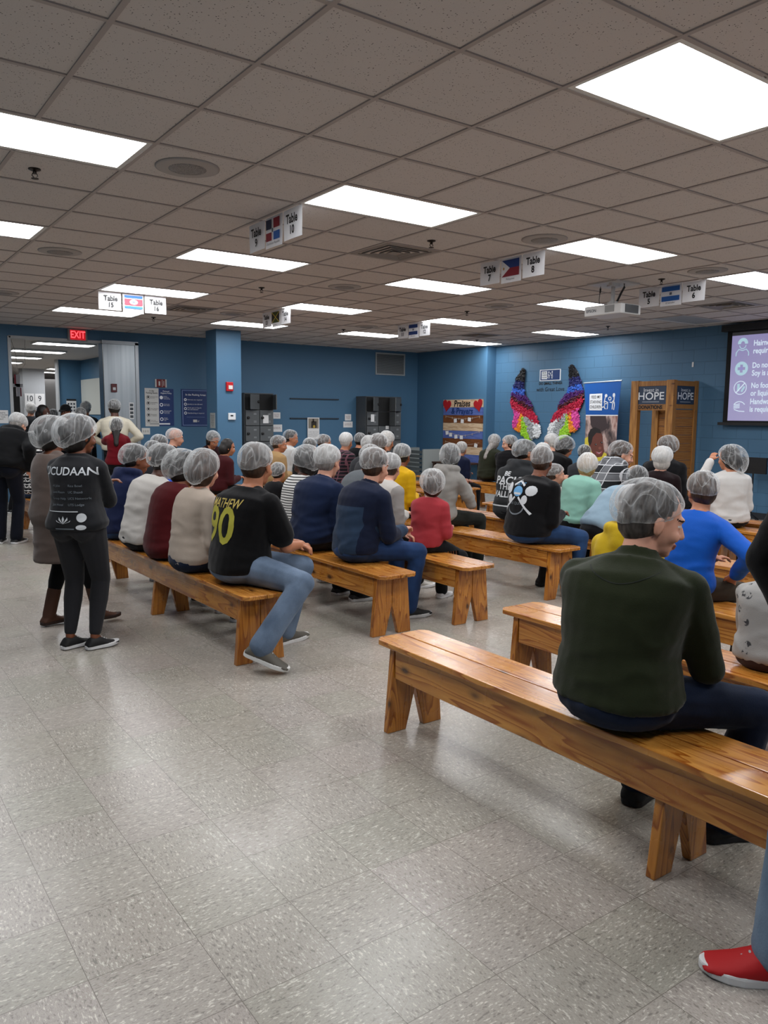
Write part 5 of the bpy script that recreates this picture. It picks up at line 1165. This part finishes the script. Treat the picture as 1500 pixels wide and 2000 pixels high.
# --- row with the 90 jersey
p = person('heavy man in black t-shirt with yellow number 90 seated at the bench end', .55, 2.0, yaw=-4, twist=.35, s=1.042, bulk=1.22, lean=.13, slump=.35, hyaw=.1, hpitch=.02, skin='tan', top=CL('black_tshirt', '#08080a', fuzz=.1), sleeve='short', bottom=jean2,
           hair=('short', 'brown'), net=(.16, 0, .16), vox=.0085, detail=True, arms=((.40, .05, .66, -.4, 1, -.6), (.42, .0, .65, -.6, -1, -.8)), shoes=('#56524a', '#d9d9d6'), legs=({'foot': (.30, -.02, .085), 'yaw': .3, 'hint': (1, -.1, .8)}, {'foot': (-.08, -.53, .165), 'yaw': -.6, 'hint': (1, -.45, .8), 'pitch': .4}), fold=.6)
tr = bvh_of(p['shirt']); ye = plain('number_yellow', '#a9a33a', .6); ye2 = plain('name_yellow', '#b59f4c', .6)
decal(p, text_mesh('MATHEW', .085, bold=.001, sx=.75), ye2, 'name_lettering', .8, tree=tr)
decal(p, text_mesh('90', .33, bold=.006, sx=.85), ye, 'number_lettering', .5, tree=tr)
person('person with long hair under the net in cream sweatshirt beside the number 90 jersey', .44, 2.54, yaw=-4, s=0.981, bulk=1.0, female=True, lean=.1, hair=('bob', 'brown'), net=(.12, .06, .12), skin='pale', top=CL('cream_sweatshirt', '#b3a597'), bottom=djean, hyaw=.1, vox=.01, fold=.8)
person('woman in dark red sweatshirt, face in profile to the right', .47, 3.09, yaw=0, s=0.960, bulk=1.08, female=True, lean=.16, slump=.6, hair=('bun', 'black'), net=(.2, .05, .08), skin='brown', top=CL('dark_red_sweatshirt', '#4d1216'), bottom=blackp, hyaw=-.6, vox=.01, hem=.12)
person('woman in white long sleeved top on the bench row at left', .46, 3.57, yaw=4, s=1.002, bulk=1.14, female=True, lean=.2, slump=.55, hair=('short', 'black'), net=(.2, .02, .12), skin='dark', top=CL('white_knit_top', '#c9c5bf'), bottom=blackp, hyaw=-.25, vox=.01, fold=1.3, shoes=('#121214', '#1d1d20'))
person('person in navy hooded sweatshirt at the far end of the left bench row', .47, 4.23, yaw=4, s=0.970, bulk=1.08, lean=.16, slump=.5, hair=('short', 'black'), net=(.18, .02, .12), skin='brown', top=CL('navy_hoodie', '#1b2444'), bottom=jean, hood=True, hyaw=-.35, vox=.01)
# --- second row
p = person('man in navy quarter zip jacket with paler back panel seated at the bench end', 1.60, 2.23, yaw=-6, s=0.999, bulk=1.1, lean=.16, slump=.5, hyaw=-.15, skin='pale', top=CL('navy_zip_jacket', '#131b30', 'panel', '#26374d'), bottom=CL('blue_jeans_darker', '#1c2f52', 'denim', '#2b4672'),
           hair=('short', 'brown'), net=(.15, 0, .12), vox=.009, detail=True, collar=.7, arms=((.38, .03, .62), (.36, -.06, .66, -.7, -.7, -.9)), shoes=('#131315', '#b9b9b9'), legs=({'foot': (.42, .12, .085)}, {'foot': (.36, -.16, .085), 'yaw': -.1}))
person('man in plain navy pullover with a whitish net beside the quarter zip jacket', 1.58, 2.84, yaw=0, s=0.994, bulk=1.16, lean=.16, slump=.45, hyaw=-.1, skin='pale', top=CL('navy_pullover', '#16233f'), bottom=blackp, hair=('short', 'grey'), net=(.18, 0, .3), vox=.0095, collar=.4, shoes=('#1a1a1c', '#cfcfcf'), tuck=.05)
person('person in white top with thin black stripes, net pushed to the back', 1.70, 3.35, yaw=2, s=0.969, bulk=.95, female=True, lean=.15, slump=.5, hyaw=1.7, hpitch=.15, skin='dark', top=CL('striped_top', '#d3d3d0', 'stripe', '#18191d'), bottom=blackp, hair=('bun', 'black'), net=(.2, .05, .12), vox=.01, fold=.6)
person('small child in black with a hairnet behind the striped top', 2.24, 4.79, yaw=0, s=0.656, bulk=1.0, lean=.1, skin='tan', top=CL('black_jacket', '#0e0f12'), bottom=blackp, hair=('short', 'black'), net=(.15, .02, .14), vox=.011)
# --- third row
person('small child in red long sleeved shirt seated on a bench', 2.30, 2.28, yaw=6, s=0.746, bulk=1.0, lean=.1, slump=.3, hair=('bun', 'brown'), net=(.2, .05, .14), skin='pale', top=CL('red_shirt', '#a4363d'), bottom=blackp, hyaw=.3, arms='lap', vox=.0095, shoes=('#c9c9c9', '#e0e0e0'), detail=True)
person('person in white and pale grey baseball shirt left of the red shirted child', 2.28, 2.95, yaw=0, s=0.909, bulk=1.0, lean=.2, slump=.5, skin='pale', top=CL('pale_baseball_shirt', '#b5b1ab', 'sideblock', '#8f8c88'), bottom=blackp, hair=('short', 'brown'), net=(.15, 0, .4), vox=.01, shoes=('#c4c0b8', '#dcdcdc'))
person('man in bright yellow shirt with a hairnet', 3.32, 4.14, yaw=0, s=0.928, bulk=1.12, lean=.16, slump=.45, skin='brown', top=CL('bright_yellow_shirt', '#d9a915'), bottom=blackp, hair=('short', 'black'), net=(.15, 0, .25), vox=.01, collar=.3)
# --- fourth row
person('slim person in light grey hoodie and dark green trousers', 3.36, 3.38, yaw=4, s=0.965, bulk=.98, lean=.12, slump=.55, skin='brown', top=CL('light_grey_hoodie', '#8f8c87'), bottom=darkp, hair=('bob', 'black'), net=(.12, .05, .1), vox=.0095, hood=True, hyaw=.2, arms='front', fold=1.5, shoes=('#a5a29a', '#c9c7c0'), legs=({'foot': (.5, .1, .085)}, {'foot': (.42, -.12, .085), 'yaw': -.1}), detail=True)
p = person('heavy man in black long sleeved shirt with white and blue back print and jeans', 3.32, 2.15, yaw=-14, s=0.968, bulk=1.28, lean=.14, slump=.4, skin='brown', top=CL('black_long_shirt', '#0c0c0e', fuzz=.1), bottom=jean, hair=('short', 'brown'), net=(.12, 0, .16), vox=.0095, arms='lap', hyaw=.15, shoes=('#0d0d0e', '#111112'), boot=.1, legs=({'foot': (.3, .2, .085)}, {'foot': (.36, -.16, .085), 'hint': (1, -.3, 1)}), fold=.6)
tr = bvh_of(p['shirt']); wh = plain('print_white', '#c9cdd0', .6); bl = plain('print_light_blue', '#5f9fd0', .6); db = plain('print_grey', '#6d757c', .6)
decal(p, text_mesh('GET IT', .04, sx=.9), bl, 'print_lettering', .80, tree=tr, dz=.03)
for q, m_ in ((circ(0, .05, .055, 16, .045), bl), (circ(-.12, .07, .04, 12, .05), wh), (circ(.13, .06, .05, 12, .045), wh), (circ(-.085, -.02, .03, 12, .04), wh), (circ(.085, -.02, .03, 12, .04), wh)): decal(p, flat(q), m_, 'print_shape', .62, tree=tr)
for q in ([(-.16, -.14), (-.02, .0)], [(.16, -.14), (.02, .0)], [(-.06, .1), (0, .14), (.06, .1)], [(-.04, .03), (.04, .03)]): decal(p, line(q, .018), wh if q[0][0] else bl, 'print_shape', .62, tree=tr, lift=.005)
decal(p, line(circ(0, -.09, .09, 14, .06, 180, 360), .012), db, 'print_shape', .62, tree=tr); decal(p, text_mesh('OR QUIT', .035), db, 'print_lettering', .50, tree=tr)
person('little child with hairnet turned sideways beyond the black printed shirt', 4.48, 3.01, yaw=-20, s=0.686, bulk=1.0, lean=.1, skin='pale', top=CL('white_tshirt', '#b9b6b0'), bottom=blackp, hair=('short', 'brown'), net=(.15, 0, .2), vox=.011, hyaw=-.4, arms='face')
# --- fifth row and beyond
p = person('man in dark grey hooded sweatshirt with white PACK lettering', 4.30, 3.34, yaw=0, s=1.004, bulk=1.12, lean=.18, slump=.5, skin='tan', top=CL('dark_grey_hoodie', '#2b2d2f'), bottom=blackp, hair=('short', 'black'), net=(.18, .02, .12), vox=.011, hood=True, hyaw=-.5, fold=.8)
tr = bvh_of(p['shirt']); decal(p, text_mesh('BE', .07, bold=.002), wh, 'print_lettering', .8, tree=tr, yoff=.02); decal(p, text_mesh('PACK', .12, bold=.003), wh, 'print_lettering', .64, tree=tr); decal(p, text_mesh('THE\nVALLEY', .09, bold=.002, lines=.9), wh, 'print_lettering', .42, tree=tr); decal(p, line([(-.17, -.1), (.17, -.1)], .014), wh, 'print_stripe', .3, tree=tr)
person('older person with a bright white net behind the black printed shirt', 5.36, 4.02, yaw=0, s=0.918, lean=.15, skin='pale', top=CL('black_jacket', '#0e0f12'), bottom=blackp, hair=('short', 'white'), net=(.15, 0, .45), vox=.012)
person('person in black coat leaning forward right of the bright white net', 6.38, 4.79, yaw=-12, s=1.042, bulk=1.15, lean=.35, slump=.6, skin='tan', top=CL('black_coat', '#0b0b0d'), bottom=blackp, hair=('bob', 'black'), net=(.25, .04, .05), vox=.011, hyaw=-.3, hpitch=.2, collar=.3)
person('person with dark hair under a net between the black coat and the banner', 6.44, 4.29, yaw=0, s=0.858, lean=.15, skin='tan', top=CL('grey_jacket', '#2c2e32'), bottom=blackp, hair=('short', 'black'), net=(.15, 0, .05), vox=.013)
person('older person with white hair in front of the right wing', 7.38, 5.67, yaw=20, s=0.988, lean=.1, skin='pale', top=CL('grey_jacket', '#2c2e32'), bottom=blackp, hair=('short', 'white'), net=(.15, 0, .35), vox=.013, hyaw=.7)
person('child in mint green shirt with a cream net', 4.36, 2.55, yaw=-8, s=0.884, bulk=1.05, lean=.22, slump=.5, skin='pale', top=CL('mint_green_shirt', '#86b5a5'), sleeve='short', bottom=blackp, hair=('bob', 'blond'), net=(.14, .05, .5), vox=.01, hyaw=.2, hpitch=.15)
person('young man in black and white plaid jacket with black hood, bending forward', 5.36, 3.13, yaw=-8, s=1.094, bulk=1.12, lean=.5, slump=.7, skin='pale', top=CL('plaid_jacket', '#222427', 'plaid', '#77797d'), bottom=blackp, hair=('short', 'brown'), net=(.14, 0, .06), vox=.01, hyaw=-.75, hpitch=.0, hood=True, arms='knees')
person('person in pale blue sweatshirt bent far forward', 3.98, 1.92, yaw=-14, s=0.955, bulk=1.08, lean=.75, slump=.5, skin='tan', top=CL('pale_blue_sweatshirt', '#8ba3b3'), bottom=blackp, hair=('short', 'black'), net=(.14, 0, .05), vox=.01, hyaw=.1, hpitch=.1, arms='knees')
person('tall person in black puffer coat near the donation booth', 6.4, 3.04, yaw=0, s=1.045, bulk=1.15, lean=.2, slump=.45, skin='pale', top=CL('black_puffer_coat', '#0e0f12'), bottom=blackp, hair=('short', 'brown'), net=(.18, .02, .08), vox=.012, hyaw=.9, collar=.8)
person('person in black jacket with a bunched white net near the booth', 5.4, 2.37, yaw=0, s=0.917, bulk=1.1, lean=.1, skin='pale', top=CL('black_maroon_jacket', '#17090c'), bottom=blackp, hair=('bun', 'white'), net=(.12, .0, .4), vox=.011)
person('woman in white long sleeved top raising a hand to her face', 5.78, 1.78, yaw=38, s=0.951, bulk=1.08, female=True, lean=.05, slump=.25, skin='tan', top=CL('white_sweatshirt', '#cfccc8'), bottom=blackp, hair=('bob', 'black'), net=(.2, .11, .06), vox=.0095, hyaw=.35, arms=((.36, .16, 1.08, .2, .8, -1), 'lap'), fold=1.2)
person('person in bright blue long sleeved shirt seated at right', 2.55, 0.11, yaw=-6, s=0.912, bulk=1.0, lean=.14, slump=.5, skin='tan', top=CL('bright_blue_shirt', '#0f55b8', rough=.6), bottom=CL('brown_trousers', '#3a3126'), hair=('short', 'brown'), net=(.14, 0, .08), vox=.009, arms=('lap', (.16, -.22, .62, -.3, -1.2, -.3)), hyaw=.5, fold=.8)
person('person in yellow hooded shirt mostly hidden behind the dark green fleece', 1.72, -0.05, yaw=0, s=0.855, bulk=.95, lean=.1, skin='pale', top=CL('yellow_hoodie', '#c4a51f'), bottom=blackp, hair=('short', 'brown'), net=(.2, 0, .3), vox=.01, hood=True)
person('small child in grey printed sweatshirt at the right edge', 1.68, -.86, yaw=0, s=.64, bulk=1.05, lean=.1, skin='pale', top=CL('grey_printed_sweatshirt', '#9a9996', 'print', '#3c3d40'), bottom=CL('brown_trousers', '#3a2620'), hair=('short', 'brown'), net=None, vox=.009, shoes=('#b5375a', '#d9d9d9'), legs=({'foot': (.2, .08, .2)}, {'foot': (.22, -.06, .22)}))
p = person('person in black sweater and jeans with red running shoes at the right edge', .40, -1.80, yaw=133, seat=None, s=1.04, bulk=1.28, lean=.17, slump=.1, skin='pale', top=CL('black_sweater', '#08080a'), bottom=CL('light_blue_jeans', '#5a7186', 'denim', '#7d93a8'), hair=('short', 'brown'), net=(.15, 0, .15), vox=.009, detail=True, arms=((.06, .24, .90, .45, .8, -.2), (.06, -.26, .90, .45, -.8, -.2)), shoes=('#b5080f', '#e2e2e0'), legs=({'foot': (-.06, .12, .085), 'yaw': .3}, {'foot': (.115, -.135, .085), 'yaw': 0, 'hint': (.05, -.3, 0)}))
# --- standing pair at left
p = person('woman standing in dark grey long sleeved shirt with white lettering and leggings', -.30, 2.58, yaw=46, seat=None, s=0.888, bulk=1.1, female=True, lean=.03, slump=.12, skin='brown', top=CL('charcoal_printed_shirt', '#1d1e21', fuzz=.15), bottom=CL('charcoal_leggings', '#2a2a2d', fuzz=.1), hair=('bun', 'black'), net=(.22, .04, .12), vox=.0085, detail=True, arms='crossed', hyaw=-.5, hpitch=.08,
           shoes=('#0c0c0d', '#dcdcdc'), legs=({'foot': (-.02, .07, .08), 'yaw': -.5}, {'foot': (0, -.09, .08), 'yaw': -.65}), fold=.6, hem=.02, collar=.25, tight=True)
tr = bvh_of(p['shirt'])
decal(p, text_mesh('JUCUDAAN', .07, bold=.001, sx=.95), wh, 'print_lettering', .76, tree=tr)
decal(p, text_mesh('Al Jalsa\n\nLord Ream\n\nGroup Help\n\nJain Hotel', .02, align='LEFT', lines=.98), db, 'print_lettering', .42, tree=tr, yoff=.09)
decal(p, text_mesh('Rice Bowl\n\nUC Shaadi\n\nUCS Network\n\nUTS Lodge', .02, align='LEFT', lines=.98), db, 'print_lettering', .42, tree=tr, yoff=-.02)
decal(p, line([(-.13, .14), (-.135, -.07), (-.12, -.1), (.08, -.1)], .005), wh, 'print_line', .42, tree=tr)
for a_ in (-60, -30, 0, 30, 60): decal(p, flat([(-.01, -.16), (-.01 + .045 * math.sin(R(a_)) - .008 * math.cos(R(a_)), -.16 + .03 * math.cos(R(a_))), (-.01 + .055 * math.sin(R(a_)), -.16 + .05 * math.cos(R(a_))), (-.01 + .045 * math.sin(R(a_)) + .008 * math.cos(R(a_)), -.16 + .03 * math.cos(R(a_)))]), wh, 'print_lotus', .38, tree=tr)
decal(p, flat(circ(.1, -.12, .028)), wh, 'print_badge', .38, tree=tr); decal(p, flat(circ(.1, -.18, .03, 14, .016)), wh, 'print_badge', .38, tree=tr); decal(p, line([(-.06, -.19), (.06, -.19)], .006), db, 'print_line', .38, tree=tr)
person('woman standing in long taupe wool coat, black leggings and brown ankle boots', -.31, 3.18, yaw=20, seat=None, s=0.881, bulk=.97, female=True, lean=.03, slump=.1, skin='brown', top=CL('taupe_wool_coat', '#685a53', fuzz=.2), bottom=CL('black_leggings', '#0c0c0e'), tight=True, hair=('bun', 'black'), net=(.18, .05, .14), vox=.009, detail=True, arms='front', hyaw=-.3,
       shoes=('#4a2a17', '#2c1a10'), boot=.17, coat=.008, hem=.38, fold=.5, legs=({'foot': (.0, .1, .085), 'yaw': .0}, {'foot': (.26, -.12, .085), 'yaw': -.35}))
# --- far left group
person('big man standing bent in black hooded coat and navy trousers at the left edge', .12, 7.34, yaw=55, seat=None, s=0.966, bulk=1.3, lean=.5, slump=.5, skin='pale', top=CL('black_hooded_coat', '#0c0d0f'), bottom=CL('dark_navy_trousers', '#10131d'), hair=('short', 'grey'), net=(.15, 0, .3), vox=.012, hood=True, arms='down', hyaw=-.3, hpitch=.3, coat=.015)
person('person with a grey net behind the black hooded coat', .75, 10.28, yaw=20, seat=None, s=0.909, lean=.1, skin='tan', top=CL('grey_jacket', '#2c2e32'), bottom=blackp, hair=('short', 'black'), net=(.15, 0, .2), vox=.014)
person('child in black and white patterned hoodie seated at far left', .55, 8.19, yaw=25, s=0.988, bulk=.95, female=True, lean=.08, skin='tan', top=CL('patterned_hoodie', '#17181b', 'tribal', '#cfcfcd'), bottom=jean, hair=('bob', 'black'), net=(.14, .03, .08), vox=.011, hood=True, hyaw=.3)
person('tall man standing in cream sweatshirt in front of the steel door leaf', 2.36, 10.55, yaw=70, seat=None, s=1.046, bulk=1.15, lean=.05, skin='dark', top=CL('cream_white_sweatshirt', '#cfc8b5'), bottom=blackp, hair=('short', 'black'), net=(.14, 0, .12), vox=.012, hyaw=.3, arms='pocket')
person('woman standing in dark red t-shirt with very long dark hair in a net', 2.02, 9.36, yaw=70, seat=None, s=0.867, bulk=1.0, female=True, lean=.03, skin='tan', top=CL('dark_red_tshirt', '#6b101c'), sleeve='short', bottom=blackp, hair=('long', 'black'), net=(.18, .06, .1), vox=.011, arms=('face', 'front'), hyaw=-.2)
person('dark haired woman without a net in dark red top, face to the right', 1.42, 11.57, yaw=-60, seat=None, s=0.991, female=True, lean=.05, skin='dark', top=CL('dark_red_top', '#3d1216'), bottom=blackp, hair=('bob', 'black'), net=None, vox=.011, hyaw=.3)
person('man with dark baseball cap seen through the opening', 2.12, 12.53, yaw=-130, seat=None, s=1.007, lean=.05, skin='brown', top=CL('grey_jacket', '#2c2e32'), bottom=blackp, hair=('short', 'black'), net=None, cap='#1d1e21', vox=.013)
for q in ((1.98, 15.03, 1.032, 'person with a grey net below the number 10 card', 'white', .3), (2.12, 13.72, 0.955, 'person with a net between the dark haired woman and the dark cap', 'black', .15), (2.62, 13.29, 1.047, 'person in a net in front of the white board', 'grey', .3), (1.98, 11.22, 0.965, 'person with a grey net just left of the dark red t-shirt woman', 'black', .14)):
    person(q[3], q[0], q[1], yaw=60, seat=None, s=q[2], lean=.05, skin='tan', top=CL('grey_jacket', '#2c2e32'), bottom=blackp, hair=('short', q[4]), net=(.15, 0, q[5]), vox=.014, hyaw=.2)
# --- seated far rows
far = [(1.5, 6.63, 'person with a net behind the navy hooded sweatshirt', 0.905, 1, 'black', .1, 'grey_jacket', '#2c2e32', 0, {}),
       (1.75, 7.14, 'person with bright blue collar in the far left rows', 0.975, 1, 'black', .1, 'bright_blue_jacket', '#1d48b0', 0, {}),
       (2.7, 9.15, 'balding older man in black jacket in front of the packing poster', 1.021, 1.1, 'bald', .3, 'black_jacket', '#0e0f12', 0, {'skin': 'pale', 'hyaw': -.5}),
       (3.7, 9.78, 'woman with long dark hair looking down in front of the column', 0.981, .95, 'black', .2, 'black_red_top', '#2a0f14', 0, {'hair': ('long', 'black'), 'yaw': -110, 'hpitch': .3}),
       (2.8, 7.44, 'dark haired woman without a net in maroon, in front of the column', 0.904, 1, 'black', None, 'maroon_top', '#3d1216', 0, {'hair': ('bob', 'black'), 'hyaw': -.4}),
       (3.72, 7.68, 'woman in tan fleece coat seen from the side', 0.930, 1.05, 'brown', .14, 'tan_fleece_coat', '#a3845a', 1, {'hyaw': -.7, 'coat': .012, 'collar': .5}),
       (4.68, 9.08, 'man in white shirt with face turned to the right, below the calendar', 0.994, 1.05, 'black', .08, 'white_shirt', '#c4c4c2', 0, {'hyaw': -.9}),
       (3.76, 6.83, 'person in black hooded jacket behind the striped top', 0.911, 1.05, 'black', .12, 'black_jacket', '#0e0f12', 0, {'hood': True}),
       (4.66, 7.97, 'person with wide net left of the whitish net and plaid shirt', 0.937, 1, 'brown', .14, 'grey_jacket', '#2c2e32', 0, {'hyaw': -.5}),
       (4.66, 7.32, 'man in dark plaid shirt with a very white net', 0.983, 1.1, 'white', .5, 'dark_plaid_shirt', '#1d1a1f', 0, {'plaid': 1}),
       (5.58, 8.31, 'person with a net right of the dark plaid shirt', 0.951, 1, 'black', .12, 'black_jacket', '#0e0f12', 0, {}),
       (3.38, 4.67, 'man in dark grey sweater behind the navy jackets', 1.039, 1.12, 'brown', .12, 'dark_grey_sweater', '#37383b', 1, {}),
       (2.33, 3.45, 'person in grey t-shirt partly hidden by the dark grey sweater', 1.004, 1, 'brown', .15, 'grey_tshirt', '#5f6468', 0, {'lean': .35}),
       (3.8, 5.46, 'person with a net just behind the dark grey sweater', 0.994, 1, 'grey', .3, 'grey_jacket', '#2c2e32', 0, {}),
       (4.68, 6.32, 'tall person with a net right of the dark grey sweater', 1.039, 1, 'white', .25, 'grey_jacket', '#2c2e32', 0, {}),
       (6.42, 6.70, 'person in navy jacket behind the light grey hoodie', 0.813, 1.1, 'grey', .2, 'navy_jacket', '#111830', 1, {}),
       (7.58, 7.21, 'person in olive puffer coat in front of the corner', 0.933, 1.1, 'grey', .12, 'olive_puffer_coat', '#26291c', 1, {'coat': .012, 'hair': ('long', 'grey')}),
       (7.42, 6.63, 'woman in black looking back at the viewer', 0.933, 1.05, 'brown', .25, 'black_sweater', '#0d0d10', 1, {'hyaw': 2.4, 'twist': .5, 'skin': 'pale', 'hair': ('bob', 'brown'), 'vox': .009, 'yaw': 12})]
for (x, y, lb, s_, bk, hc_, dn, nm, hx, fine, kw) in far:
    kw = dict(kw); hr = kw.pop('hair', ('bald', 'grey') if hc_ == 'bald' else ('short', hc_)); mt = CL(nm, hx, 'plaid_dark', '#6a4650') if kw.pop('plaid', 0) else CL(nm, hx); vx = kw.pop('vox', .0115 if fine else .0135)
    a = dict(yaw=0, s=s_, bulk=bk, lean=.14, slump=.45, skin='tan', top=mt, bottom=blackp, hair=hr, net=None if dn is None else (.16, .0, dn), vox=vx); a.update(kw); person(lb, x, y, **a)
